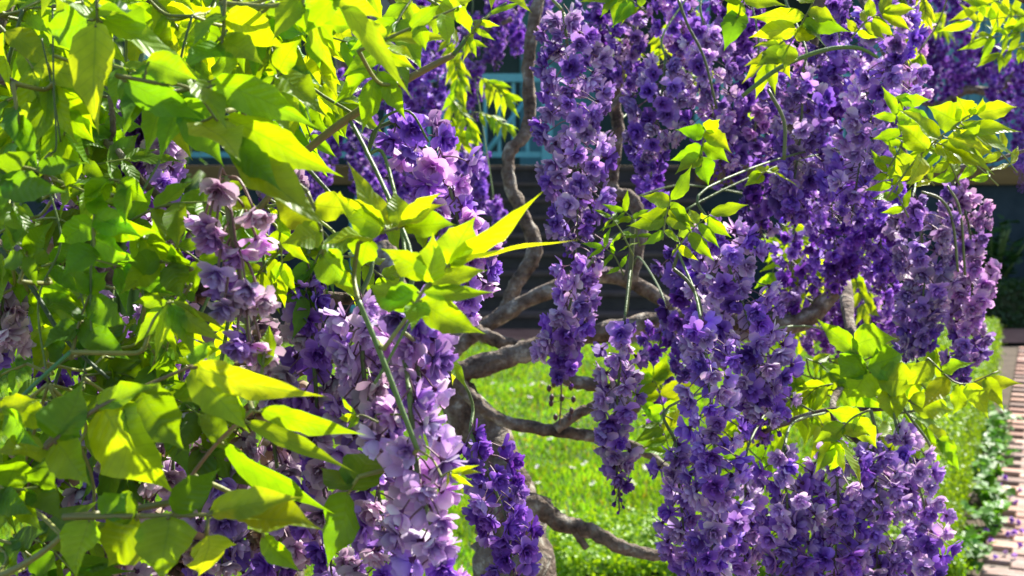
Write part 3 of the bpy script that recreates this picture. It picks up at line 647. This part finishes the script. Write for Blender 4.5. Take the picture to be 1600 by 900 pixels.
H([(215, 300), (190, 284), (170, 280)], [(180, 282, 108, 305, 46, 0), (185, 284, 232, 318, 34, 0), (200, 290, 190, 345, 28, 0), (170, 280, 130, 330, 36, 0)], .86)
# spiky lime group in the middle
H([(600, 545), (640, 490), (668, 445), (703, 412)], [(703, 417, 734, 340, 52, 2, -.01, .1), (672, 442, 671, 366, 46, 2, -.01, -.1), (700, 412, 850, 304, 30, 2, -.02, .5), (706, 408, 908, 372, 24, 5, -.04, -.5), (672, 445, 767, 421, 30, 2), (660, 456, 775, 456, 24, 1), (655, 468, 758, 521, 46, 1), (652, 474, 640, 512, 36, 0), (645, 470, 572, 440, 46, 0), (668, 430, 590, 392, 40, 1), (655, 455, 585, 480, 40, 0)], .8)
H([(560, 380), (600, 362), (640, 352)], [(600, 360, 530, 330, 44, 1), (610, 358, 545, 248, 34, 2), (625, 355, 618, 290, 32, 1), (620, 355, 700, 318, 34, 5), (600, 362, 520, 300, 36, 2), (590, 368, 500, 365, 44, 2), (630, 352, 715, 352, 40, 0), (580, 372, 560, 420, 44, 0), (630, 350, 690, 300, 26, 2)], .84)
H([(480, 300), (500, 350), (505, 400)], [(500, 350, 420, 300, 50, 2), (505, 380, 570, 390, 60, 0), (503, 360, 440, 380, 40, 1), (505, 400, 545, 445, 50, 0), (490, 320, 560, 330, 44, 2)], .86)
# young drooping group
H([(225, 545), (240, 500), (265, 470)], [(266, 470, 366, 520, 16, 5), (266, 472, 292, 538, 32, 0), (267, 474, 305, 565, 26, 0), (263, 474, 244, 566, 20, 5), (262, 472, 200, 475, 18, 0), (270, 476, 348, 532, 30, 1), (268, 474, 272, 568, 18, 0), (255, 480, 210, 540, 30, 0)], .84)
H([(150, 400), (146, 360), (148, 335)], [(146, 345, 85, 380, 40, 0), (148, 340, 215, 365, 40, 0), (148, 335, 160, 300, 30, 0), (147, 360, 255, 362, 32, 1), (150, 390, 98, 425, 38, 3), (148, 375, 205, 410, 36, 0)], .86)
H([(110, 560), (125, 500), (140, 460)], [(130, 490, 70, 480, 44, 3), (135, 475, 190, 505, 40, 0), (140, 460, 165, 420, 34, 0), (125, 510, 60, 540, 40, 3), (128, 500, 200, 560, 44, 3), (140, 460, 100, 410, 36, 0)], .88)
H([(300, 420), (280, 415), (240, 405)], [(290, 418, 265, 380, 30, 0), (270, 412, 235, 340, 40, 0), (250, 408, 195, 410, 36, 0), (265, 412, 285, 470, 44, 3), (245, 406, 190, 450, 40, 1)], .88)
H([(30, 440), (38, 415), (42, 395)], [(40, 400, 38, 445, 22, 5), (42, 398, 60, 450, 20, 0), (40, 396, 20, 350, 30, 0), (42, 395, 75, 345, 32, 0), (36, 410, -5, 400, 30, 0)], .86)
# the big broad leaves low on the left
H([(70, 700), (88, 687), (150, 640), (235, 600), (300, 572)], [(88, 687, 116, 596, 72, 0), (155, 634, 242, 776, 104, 1, -.02, .1), (220, 606, 279, 702, 78, 0, -.01, .1), (150, 634, 238, 594, 36, 0), (298, 575, 384, 672, 56, 2), (85, 690, 139, 760, 62, 1), (72, 700, -12, 705, 56, 1), (300, 572, 330, 530, 30, 0), (300, 572, 504, 622, 42, 2, -.03, .4)], .78, .0018, (.22, .16, .06))
H([(100, 808), (230, 806), (300, 805), (378, 803)], [(140, 812, 108, 902, 64, 1), (215, 810, 164, 888, 78, 1), (262, 806, 248, 912, 88, 1, -.015, 0), (322, 836, 326, 912, 70, 5), (270, 800, 341, 738, 46, 3), (328, 800, 470, 772, 46, 5, -.02, .4), (375, 805, 498, 806, 66, 2, -.02, -.2), (215, 805, 180, 762, 50, 3), (160, 806, 200, 770, 44, 3)], .77, .0018, (.2, .2, .05))
H([(395, 640), (370, 665), (345, 690)], [(350, 690, 514, 815, 46, 0, .0, .5), (385, 658, 556, 738, 26, 2, 0, .5), (404, 641, 566, 685, 34, 1), (352, 688, 300, 640, 34, 0), (375, 662, 352, 600, 28, 0)], .8)
H([(560, 745), (550, 760), (545, 768)], [(545, 768, 512, 888, 74, 3, .01, 0), (550, 765, 590, 690, 60, 3, .02, 0), (548, 766, 500, 730, 40, 3)], .86)
H([(400, 815), (408, 828), (412, 836)], [(410, 836, 468, 898, 32, 1), (405, 825, 440, 800, 24, 0)], .8)
H([(-10, 760), (30, 765), (60, 760)], [(32, 768, 55, 828, 44, 0), (-5, 775, 50, 805, 40, 3), (10, 762, 40, 700, 50, 0), (50, 760, 90, 800, 46, 3), (0, 760, -10, 840, 40, 3), (55, 760, 75, 720, 50, 3)], .84)
H([(-30, 640), (0, 640), (20, 645)], [(-5, 632, 98, 676, 44, 2), (0, 640, 60, 620, 30, 2), (10, 645, 50, 700, 40, 0)], .78)
H([(-20, 840), (20, 850), (50, 870)], [(20, 850, 75, 830, 40, 4), (45, 868, 95, 895, 40, 3), (10, 845, 30, 905, 40, 3)], .88)
H([(408, 590), (412, 560), (415, 545)], [(412, 575, 420, 500, 26, 1), (408, 590, 395, 640, 24, 1)], .85)
H([(690, 535), (700, 560), (705, 570)], [(700, 552, 715, 600, 22, 5), (702, 560, 728, 604, 16, 0), (700, 555, 690, 590, 14, 0)], .95)
H([(690, 745), (700, 738), (706, 735)], [(704, 737, 752, 726, 9, 2), (704, 738, 756, 738, 10, 2), (704, 740, 742, 762, 9, 2), (700, 738, 696, 768, 12, 5)], .83, .0007)
H([(590, 660), (570, 650), (555, 648)], [(556, 648, 530, 620, 10, 1), (558, 650, 525, 655, 12, 2), (560, 650, 540, 672, 10, 1)], .84, .0008)
# filler leaves
rf = random.Random(21)
def fill(v, n, x0, x1, y0, y1, d0, d1, l0, l1, cols, pairs=(3, 5)):
    for k in range(n):
        x, y = rf.uniform(x0, x1), rf.uniform(y0, y1); a = rf.uniform(-2.6, .6); d = rf.uniform(d0, d1); L = rf.uniform(90, 170)*.9/d
        v.comp([(x, y), (x+math.cos(a)*L*.5, y-math.sin(a)*L*.5-10), (x+math.cos(a)*L, y-math.sin(a)*L+12)], d, rf.randint(*pairs), rf.uniform(l0, l1), rf.uniform(.33, .42), cols, dz=rf.uniform(-.06, .08), seed=k*13+int(x), droop=rf.uniform(.1, .5))
fill(VL, 38, -60, 430, -90, 150, .86, 1.08, 80, 125, (0, 1, 2, 1))
fill(VL, 10, -40, 160, 120, 330, .9, 1.05, 60, 95, (0, 3, 1))
fill(VL, 20, -40, 330, 300, 640, .9, 1.05, 60, 110, (0, 0, 3, 1))
fill(VL, 6, 380, 540, 300, 420, .92, 1.05, 60, 95, (1, 2, 0))
fill(VL, 11, -40, 200, 620, 920, .9, 1.02, 80, 120, (0, 3, 3))
fill(VL, 7, 470, 680, -60, 20, .95, 1.1, 60, 90, (1, 2, 5))
fill(VL, 7, 370, 450, 60, 180, 1.0, 1.15, 60, 90, (0, 1, 3))
fill(VL, 7, 60, 260, 540, 640, .98, 1.1, 70, 100, (0, 3, 1))
VL.raceme([(170, 500), (165, 600), (170, 700)], 120, 1.12, FD+('violet',), .8, .0255, bud=.02, taper=.9)
VL.finish()

# ------------------------------------------------------------------ vine on the gnarled trunk in the middle and right
tr = at(800, 900, 2.15); tb = np.array([tr[0]+.03, tr[1]-.1, 0])
VC = Vine(tb, 'wisteria with gnarled bare branches and many long violet racemes over the lawn')
VC.branch([tb+[0, 0, -.06], tb+[.01, 0, .35], tb+[-.03, .02, .7], at(800, 900, 2.15), at(795, 800, 2.17), at(760, 690, 2.2), at(690, 590, 2.2), at(640, 520, 2.2), at(600, 380, 2.25)], [.085, .07, .062, .058, .05, .036, .028, .02, .015], name='trunk', sides=14)
B = VC.bpx
B([(640, 540), (690, 590), (740, 575), (800, 555), (850, 540), (930, 520), (1010, 505), (1100, 495), (1240, 505), (1320, 440)], [19, 19, 18, 17, 17, 16, 15, 15, 17, 12], 2.2)
B([(690, 565), (718, 600), (742, 626), (782, 655), (850, 671), (915, 680), (1000, 702), (1045, 735)], [11, 11, 10, 10, 9, 7], 2.12)
B([(868, 670), (902, 646), (928, 634), (965, 598)], [9, 8, 6], 2.1)
B([(868, 585), (905, 598), (945, 606), (1000, 640)], [11, 10, 8], 2.15)
B([(790, 800), (835, 787), (870, 814), (920, 829), (970, 854), (1032, 868), (1090, 855)], [20, 16, 13, 12, 9, 7], 2.1)
B([(895, 822), (905, 840), (917, 857)], [8, 5], 2.1); B([(830, 795), (845, 782), (860, 786)], [10, 6], 2.1); B([(862, 812), (850, 800), (835, 790)], [9, 12], 2.1)
B([(700, 545), (750, 515), (790, 485), (805, 445), (835, 392), (815, 330), (796, 285), (797, 238), (826, 195), (826, 90), (842, 0), (870, -80)], [13, 13, 12, 12, 12, 11, 10, 10, 10, 10, 9, 8], 2.35)
B([(700, 555), (765, 505), (840, 462), (930, 430), (985, 440), (1040, 475), (1070, 520)], [12, 12, 12, 12, 11, 9], 2.3)
B([(725, 505), (765, 527), (812, 543), (850, 545)], [10, 11, 10], 2.25)
B([(985, 440), (1000, 350), (985, 310), (955, 290), (965, 200), (960, 150), (985, 60), (1005, -60)], [12, 12, 11, 11, 10, 10, 9, 8], 2.2)
B([(955, 170), (1000, 120), (1045, 100), (1100, 60)], [6, 6, 4], 2.15)
B([(1240, 505), (1235, 440), (1255, 330), (1240, 200), (1270, 60), (1300, -80)], [22, 20, 15, 12, 10, 9], 2.5)
B([(870, -80, 2.3), (1005, -60, 2.1), (1160, -70, 1.95), (1300, -80, 1.95), (1420, -60, 1.9), (1520, -40, 1.85), (1640, 20, 1.9)], [9, 10, 9, 8, 6], 2)
B([(1300, -80, 2.4), (1370, 40, 2.1), (1400, 160, 1.95), (1420, 250, 1.9), (1500, 262, 1.9), (1620, 230, 1.9)], [8, 7, 5, 4, 3], 2)
B([(1320, 440, 2.2), (1330, 560, 1.9), (1300, 640, 1.75), (1350, 700, 1.68)], [10, 8, 5, 4], 2)
B([(1045, 735, 2.1), (1130, 700, 1.9), (1230, 660, 1.75), (1300, 640, 1.72), (1380, 640, 1.7)], [6, 5, 4, 3], 2)
gs = (.13, .16, .05)
gstem(VC, [(1005, 350), (960, 372), (935, 392), (925, 410)], [5, 4], 1.75, gs); gstem(VC, [(990, 340), (985, 420), (978, 490)], [4, 4, 3], 1.58, gs)
gstem(VC, [(1060, 0), (1075, 40), (1100, 90), (1120, 170)], [2.5, 2], 1.7, gs)
gstem(VC, [(1160, 150), (1220, 105), (1290, 78), (1340, 75), (1372, 90)], [3.5, 4, 3.5, 2.5], 1.65, (.14, .24, .05)); gstem(VC, [(1200, 140), (1225, 190), (1225, 250)], [3, 3], 1.66, gs)
gstem(VC, [(1440, 300), (1470, 312), (1488, 345), (1497, 425)], [2.4, 2.4, 2], 1.72, gs); gstem(VC, [(1480, 290), (1500, 330), (1508, 430)], [2, 2], 1.74, gs)
gstem(VC, [(1052, 420), (1075, 440), (1092, 470), (1097, 500)], [3, 3], 1.45, gs); gstem(VC, [(1060, 395), (1052, 420)], [3, 3], 1.5, gs)
gstem(VC, [(1385, 600), (1420, 650), (1450, 690), (1460, 720)], [2.5, 2], 1.62, gs); gstem(VC, [(1360, 640), (1375, 690), (1400, 740)], [3, 2.5], 1.6, gs)
gstem(VC, [(1410, 90), (1425, 120), (1436, 160)], [2.2, 2], 1.75, gs)
Lm = ('lilac', 'lilac', 'pale', 'pale', 'violet'); Vi = ('violet', 'lilac', 'violet', 'deep'); Bl = ('lilac', 'violet', 'lilac', 'pale', 'pale')
R = VC.raceme
R([(880, 20), (893, 130), (903, 260), (900, 400)], 140, 1.6, Bl+('pale',), 1.1, .027, bud=.1, taper=.75, label='long dense violet raceme with pale upper flowers')
R([(925, 408), (898, 450), (882, 520), (875, 598)], 100, 1.6, Bl, 1.0, .028, stalk=[(960, 372, 1.75), (935, 395, 1.66)], bud=.12, taper=.7, label='short violet raceme hanging alone before the gnarled branches')
R([(975, 505), (968, 580), (962, 680), (968, 800)], 98, 1.52, Lm, .85, .027, stalk=[(985, 420, 1.58), (978, 480, 1.53)], bud=.3, taper=.3, label='slim lilac raceme with small buds trailing at its tip')
R([(1040, 90), (1030, 170), (1000, 270)], 130, 1.85, Bl, 1.0, .027, bud=.1)
R([(1105, 345), (1140, 420), (1180, 540), (1205, 680)], 140, 1.52, Bl+('pale',), 1.1, .027, bud=.08, taper=.7, label='broad violet raceme leaning right above the low leaves')
R([(1060, 380), (1080, 500), (1085, 600)], 100, 1.7, Vi, 1.0, .027, bud=.05, taper=.8)
R([(1095, 500), (1110, 620), (1120, 760), (1105, 930)], 112, 1.42, Lm, 1.05, .026, stalk=[(1060, 395, 1.5), (1085, 455, 1.45)], bud=.02, taper=.95)
R([(1055, 690), (1065, 800), (1080, 930)], 90, 1.5, Bl, 1.0, .026, bud=.02, taper=.9)
R([(1165, 745), (1165, 830), (1160, 930)], 80, 1.55, Lm, 1.0, .026, bud=.02, taper=.9)
R([(1100, 40), (1110, 150), (1130, 290)], 110, 1.85, Bl, 1.0, .026); R([(1185, 90), (1180, 220), (1190, 380)], 100, 1.9, Vi+('pink',), 1.0, .026)
R([(1255, 110), (1250, 220), (1230, 350)], 110, 1.75, Lm, 1.0, .027, bud=.05); R([(1225, 40), (1215, 100), (1210, 200)], 100, 2.0, ('pink', 'violet'), 1.0, .026)
R([(1385, -10), (1385, 110), (1350, 220), (1330, 350)], 135, 1.7, ('lilac', 'pale', 'violet'), 1.1, .027, bud=.05, taper=.8, label='long lilac raceme catching the sun beside the bright yellow leaf spray')
R([(1310, 0), (1310, 100), (1300, 200)], 110, 1.85, Vi, 1.0, .026); R([(1290, 220), (1300, 330), (1310, 460)], 130, 2.0, ('violet', 'deep', 'lilac'), 1.0, .026)
R([(1370, 260), (1375, 350), (1380, 460)], 110, 2.0, Vi, 1.0, .026)
R([(1425, 310), (1445, 400), (1440, 480), (1425, 565)], 115, 1.75, ('pale', 'lilac'), 1.05, .027, bud=.05, stalk=[(1430, 255, 1.85), (1430, 290, 1.78)])
R([(1490, 285), (1515, 360), (1518, 470), (1500, 595)], 90, 1.78, ('pink', 'lilac', 'pink'), 1.05, .026, bud=.05, taper=.75, label='rosy raceme at the outer edge of the vine above the hedge')
R([(1300, 420), (1290, 500), (1290, 580)], 100, 2.4, Vi, .9, .026, bud=.3); R([(1355, 420), (1360, 490), (1370, 560)], 100, 2.4, Vi, .9, .026, bud=.2)
R([(1235, 330), (1255, 400), (1265, 470)], 70, 2.5, ('deep', 'violet'), .8, .026, bud=.2)
R([(1225, 700), (1230, 790), (1240, 930)], 110, 1.5, Lm, 1.0, .026, bud=.02, taper=.95, stalk=[(1290, 645, 1.7), (1240, 660, 1.6)])
R([(1300, 690), (1310, 790), (1300, 930)], 115, 1.52, ('lilac', 'pale', 'violet'), 1.05, .026, bud=.02, taper=.95, stalk=[(1330, 660, 1.7), (1310, 665, 1.6)])
R([(1360, 690), (1370, 780), (1370, 930)], 110, 1.55, Bl, 1.05, .026, bud=.02, taper=.95, stalk=[(1350, 650, 1.7), (1360, 670, 1.6)])
R([(1400, 665), (1430, 740), (1450, 830), (1440, 930)], 95, 1.62, Bl, 1.0, .026, bud=.02, taper=.95, stalk=[(1385, 600, 1.62), (1395, 640, 1.62)])
R([(985, -20), (990, 60), (985, 150)], 90, 2.1, ('pink', 'violet', 'lilac'), .9, .026); R([(1060, -30), (1065, 50), (1070, 110)], 90, 2.1, ('pink', 'violet'), .9, .026); R([(1150, -20), (1150, 60), (1150, 120)], 90, 2.1, Vi, .9, .026)
R([(1020, 250), (1010, 330), (1000, 380)], 60, 2.3, ('deep', 'violet'), .7, .026, bud=.5); R([(930, -20), (940, 60), (950, 150)], 80, 2.2, Vi, .9, .026)
R([(1240, 360), (1235, 440), (1230, 520)], 70, 2.2, ('violet', 'deep', 'lilac'), .8, .026, bud=.2)
R([(1200, 560), (1190, 640), (1190, 700)], 80, 1.8, ('deep', 'violet'), .9, .026, bud=.3)
R([(1040, 500), (1020, 600), (1030, 680)], 80, 1.9, ('deep', 'violet'), .7, .026, bud=.5); R([(1420, -20), (1425, 60), (1415, 200)], 60, 2.0, ('pink', 'lilac'), .8, .026)
VC.sprig([(1442, 143), (1430, 118), (1420, 108)], [(1410, 90), (1422, 115), (1436, 135)], 1.75, .026, ('pink', 'pale'))
g = Geo(); P0 = at(877, 560, 2.0); g.tube([P0, at(877, 620, 2.0), at(874, 665, 2.0)], [.0012]*3, 4, (.1, .07, .04), 4)
for (x, y) in [(858, 607), (865, 600), (892, 605), (862, 621), (878, 622), (896, 624), (861, 630), (893, 642), (890, 652), (868, 652)]:
    p = at(x, y, 2.0); g.tube([at(876, y-4, 2.0), p], [.0006]*2, 3, (.1, .07, .04), 2); g.tube([p+[0, 0, .005], p+[0, 0, .002], p-[0, 0, .002], p-[0, 0, .005]], [.001, .0035, .0035, .001], 6, (.07, .03, .035), 0)
build('spent_raceme', g, M_STEM, VC.root, P0)['label'] = 'bare spent flower stalk with tiny dark seed heads'
C = VC.comp; Hc = VC.hero
Hc([(1285, -30), (1262, 20), (1228, 80)], [(1270, 5, 1240, -10, 26, 2), (1262, 20, 1310, 28, 26, 2), (1258, 24, 1168, 26, 26, 2), (1252, 34, 1330, 50, 24, 3), (1245, 46, 1168, 58, 28, 2), (1240, 56, 1290, 52, 24, 2), (1232, 70, 1225, 110, 30, 1), (1250, 40, 1300, 70, 20, 3), (1228, 75, 1180, 105, 30, 3)], 1.5)
Hc([(1150, 30), (1160, 10), (1165, -20)], [(1160, 5, 1136, 26, 30, 1), (1158, 15, 1130, 72, 36, 3), (1162, 0, 1230, 8, 24, 2), (1165, -10, 1110, -10, 30, 1)], 1.55)
Hc([(1095, 260), (1098, 225), (1105, 205)], [(1102, 205, 1142, 235, 26, 2), (1100, 210, 1060, 205, 24, 3), (1098, 225, 1140, 255, 24, 1), (1098, 230, 1045, 250, 24, 0), (1097, 245, 1110, 290, 30, 0), (1097, 245, 1055, 268, 26, 1), (1105, 205, 1120, 190, 20, 2)], 1.5)
C([(1035, 375), (1040, 340), (1048, 312)], 1.42, 4, 64, .36, (1, 2), droop=.9, seed=3); C([(1050, 400), (1080, 360), (1110, 335)], 1.45, 4, 60, .36, (1, 2), droop=.7, seed=8)
C([(990, 400), (970, 360), (955, 340)], 1.5, 4, 32, .28, (0, 1), droop=.8, seed=4); C([(975, 430), (960, 400), (942, 385)], 1.5, 3, 34, .28, (0,), droop=.8, seed=9); C([(1000, 385), (990, 345), (975, 330)], 1.52, 3, 36, .3, (0, 1), droop=.6, seed=2)
Hc([(1180, 285), (1190, 272), (1205, 266)], [(1198, 268, 1180, 258, 20, 2), (1202, 266, 1212, 270, 20, 2), (1205, 266, 1252, 292, 16, 5), (1192, 272, 1165, 290, 20, 1)], 1.55)
Hc([(1385, 310), (1440, 240), (1500, 190), (1520, 178)], [(1515, 185, 1496, 150, 36, 2), (1522, 178, 1536, 152, 30, 2), (1525, 178, 1594, 166, 26, 2), (1500, 190, 1450, 165, 44, 2), (1505, 195, 1522, 215, 40, 1), (1470, 220, 1410, 165, 32, 2), (1480, 215, 1560, 235, 34, 2), (1495, 200, 1600, 205, 28, 2), (1450, 235, 1400, 190, 36, 2), (1460, 228, 1520, 262, 34, 2), (1440, 245, 1430, 290, 30, 5), (1430, 250, 1390, 270, 36, 1), (1470, 225, 1560, 265, 30, 1), (1500, 200, 1600, 240, 26, 2)], 1.5)
C([(1420, 340), (1400, 300), (1385, 270)], 1.6, 4, 45, .34, (1, 0, 2)); C([(1460, 290), (1440, 270), (1405, 255)], 1.6, 4, 45, .34, (1, 5, 2)); C([(1560, 290), (1520, 255), (1480, 240)], 1.6, 4, 50, .34, (1, 2))
C([(1390, 260), (1410, 220), (1400, 180)], 1.55, 4, 50, .34, (2, 1), droop=.4); C([(1500, 290), (1480, 250), (1450, 230)], 1.52, 4, 55, .34, (2, 1), droop=.4); C([(1590, 270), (1560, 235), (1530, 215)], 1.55, 4, 60, .3, (2,), droop=.3)
C([(1640, 30), (1590, 25), (1520, 35)], 2.2, 5, 55, .28, (2, 2, 1), droop=.2); C([(1650, 60), (1600, 50), (1545, 60)], 2.2, 5, 50, .28, (2, 1)); C([(1640, -10), (1580, -5), (1530, 10)], 2.2, 5, 50, .28, (2,)); C([(1620, 70), (1590, 75), (1560, 85)], 2.2, 4, 40, .3, (1, 0))
for q in [(1400, -20, 1418, 30), (1430, -20, 1446, 20), (1412, 20, 1425, 70), (1436, 80, 1428, 95), (1390, -20, 1400, 10)]: C([(q[0], q[1]), ((q[0]+q[2])/2+6, (q[1]+q[3])/2), (q[2], q[3])], 1.85, 5, 36, .26, (5, 2), droop=1.6)
# low right broad leaves
Hc([(1440, 640), (1370, 590), (1330, 540)], [(1340, 550, 1276, 498, 28, 0), (1345, 555, 1310, 590, 46, 0), (1355, 575, 1420, 555, 50, 0), (1370, 590, 1440, 600, 50, 1), (1360, 580, 1330, 630, 50, 1), (1390, 605, 1400, 660, 40, 1), (1335, 540, 1400, 530, 46, 0), (1420, 625, 1500, 640, 36, 2)], 1.62)
Hc([(1360, 640), (1330, 655), (1300, 690)], [(1345, 648, 1290, 640, 26, 1), (1335, 652, 1375, 700, 30, 2), (1320, 665, 1270, 690, 28, 1), (1300, 690, 1272, 742, 24, 1), (1305, 690, 1325, 740, 20, 5), (1310, 685, 1355, 765, 20, 5), (1308, 688, 1300, 745, 26, 1), (1315, 672, 1362, 680, 22, 2)], 1.48)
Hc([(1450, 560), (1500, 600), (1560, 580)], [(1480, 590, 1440, 640, 30, 2), (1500, 600, 1490, 650, 30, 1), (1520, 598, 1600, 600, 22, 5), (1470, 580, 1520, 560, 24, 1), (1540, 590, 1570, 640, 24, 1), (1510, 600, 1545, 655, 26, 1), (1460, 570, 1410, 600, 30, 1)], 1.6)
for q in [(1260, 560, 1310, 600), (1240, 580, 1250, 640), (1400, 640, 1470, 690), (1300, 600, 1250, 630), (1330, 690, 1430, 690), (1380, 560, 1450, 610), (1420, 520, 1480, 560), (1200, 690, 1150, 650), (1190, 720, 1130, 760), (1040, 650, 1020, 590), (1050, 720, 1030, 660), (1000, 560, 1040, 600), (1290, 560, 1350, 610), (1230, 640, 1190, 720), (1250, 620, 1300, 690)]:
    C([(q[0], q[1]), ((q[0]+q[2])/2, (q[1]+q[3])/2-8), (q[2], q[3])], rf.uniform(1.75, 2.0), 4, 56, .4, (0, 1, 1, 2), droop=.5)
for q in [(1250, 400, 1210, 380), (1260, 430, 1230, 470), (1340, 330, 1370, 400), (1330, 420, 1350, 480), (1270, 350, 1240, 390), (1380, 400, 1360, 460), (1210, 200, 1180, 160), (1080, 10, 1100, 60), (1050, 30, 1030, 80), (1000, 90, 960, 60), (1230, 380, 1205, 430), (1290, 470, 1260, 520), (1240, 390, 1270, 420), (1220, 440, 1250, 400), (1300, 400, 1280, 450), (1340, 470, 1320, 430), (1260, 470, 1230, 520), (1400, 420, 1370, 400), (1220, 350, 1260, 380), (960, 60, 990, 100), (1050, 150, 1090, 120)]:
    C([(q[0], q[1]), ((q[0]+q[2])/2, (q[1]+q[3])/2-6), (q[2], q[3])], rf.uniform(2.2, 2.7), 4, 40, .36, (1, 2, 2), droop=.4)
for q in [(1330, 60, 1380, 20), (1010, 20, 960, -5), (1390, 150, 1430, 190), (1230, 60, 1200, 100)]:
    C([(q[0], q[1]), ((q[0]+q[2])/2, (q[1]+q[3])/2-8), (q[2], q[3])], rf.uniform(1.5, 1.7), 4, 55, .4, (0, 1, 2), droop=.4)
# unseen leaves added above the view to cast partial shade on the racemes
fill(VC, 18, 860, 1480, -400, -160, 1.5, 2.3, 60, 80, (0, 1, 3), (4, 5))
VC.finish()

# ------------------------------------------------------------------ vine behind, left of the gnarled trunk
tb = np.array([-.62, 3.5, 0])
VB = Vine(tb, 'distant wisteria vine with small deep purple racemes behind the lime leaves')
VB.branch([tb+[0, 0, -.05], tb+[.05, 0, .7], tb+[-.03, .05, 1.3], at(520, 150, 3.4), at(600, -20, 3.4), at(740, -40, 3.4), at(850, -30, 3.5)], [.05, .042, .035, .022, .016, .012, .008], name='trunk')
VB.bpx([(600, -20), (640, 30), (720, 60), (800, 30)], [7, 5, 4], 3.35)
for i, (x, y, x2, y2, w) in enumerate([(690, 30, 680, 200, 62), (645, 70, 650, 210, 60), (738, 20, 738, 190, 55), (742, 225, 752, 330, 46), (560, 100, 570, 330, 70), (525, 110, 520, 260, 60), (600, 60, 610, 180, 60), (770, -20, 775, 110, 50), (800, -30, 810, 90, 44), (715, 190, 725, 330, 50), (620, 200, 640, 330, 70), (500, 200, 490, 330, 60), (850, -40, 850, 60, 50), (590, 260, 600, 420, 70), (660, -30, 665, 60, 60), (560, -30, 555, 80, 60), (770, 310, 790, 380, 40)]):
    VB.raceme([(x, y), ((x+x2)/2, (y+y2)/2), (x2, y2)], w, 3.1+.13*(i % 5), ('violet', 'deep', 'violet', 'lilac'), 1.0, .026, bud=.2)
for q in [(720, 90, 705, 190), (700, 70, 720, 130), (745, 120, 790, 150), (740, 175, 790, 195), (730, 90, 700, 60), (540, 20, 600, 60), (620, 10, 680, 20), (700, 150, 735, 200), (690, 200, 720, 215)]:
    VB.comp([(q[0], q[1]), ((q[0]+q[2])/2, (q[1]+q[3])/2-5), (q[2], q[3])], 2.9, 5, 40, .26, (2, 2, 1), droop=.7)
VB.finish(200, 120)

# ------------------------------------------------------------------ vine over the path, by the house wall
tb = np.array([3.5, 6.3, 0])
VD = Vine(tb, 'shaded wisteria vine with dark purple racemes before the teal house wall')
VD.branch([tb+[0, 0, -.05], tb+[-.05, 0, .9], tb+[.04, .05, 1.7], at(1800, 60, 6.2), at(1680, -30, 6.1), at(1520, -40, 6.0), at(1400, -20, 6.0)], [.07, .055, .045, .035, .028, .02, .01], name='trunk')
VD.bpx([(1680, -30), (1640, 60), (1560, 138), (1510, 140), (1470, 165), (1420, 150)], [9, 8, 7, 7, 6], 6.05)
for i, (x, y, x2, y2, w) in enumerate([(1510, 30, 1492, 150, 44), (1545, 60, 1535, 130, 40), (1470, -20, 1462, 130, 50), (1575, 80, 1570, 200, 44), (1595, 90, 1596, 300, 40), (1440, -30, 1436, 90, 40), (1500, -30, 1505, 40, 50), (1525, 60, 1515, 140, 40), (1555, 70, 1550, 170, 36), (1630, 80, 1625, 330, 44), (1455, 60, 1450, 170, 34), (1480, 90, 1478, 190, 32)]):
    VD.raceme([(x, y), ((x+x2)/2, (y+y2)/2), (x2, y2)], w, 5.8+.1*(i % 4), ('violet', 'deep', 'deep'), 1.0, .032, bud=.2)
for q in [(1480, 20, 1460, 40), (1450, 40, 1480, 50), (1560, 0, 1600, 40)]: VD.comp([(q[0], q[1]), ((q[0]+q[2])/2, (q[1]+q[3])/2-5), (q[2], q[3])], 5.6, 5, 26, .26, (2, 1), droop=.6)
VD.finish(150, 60)
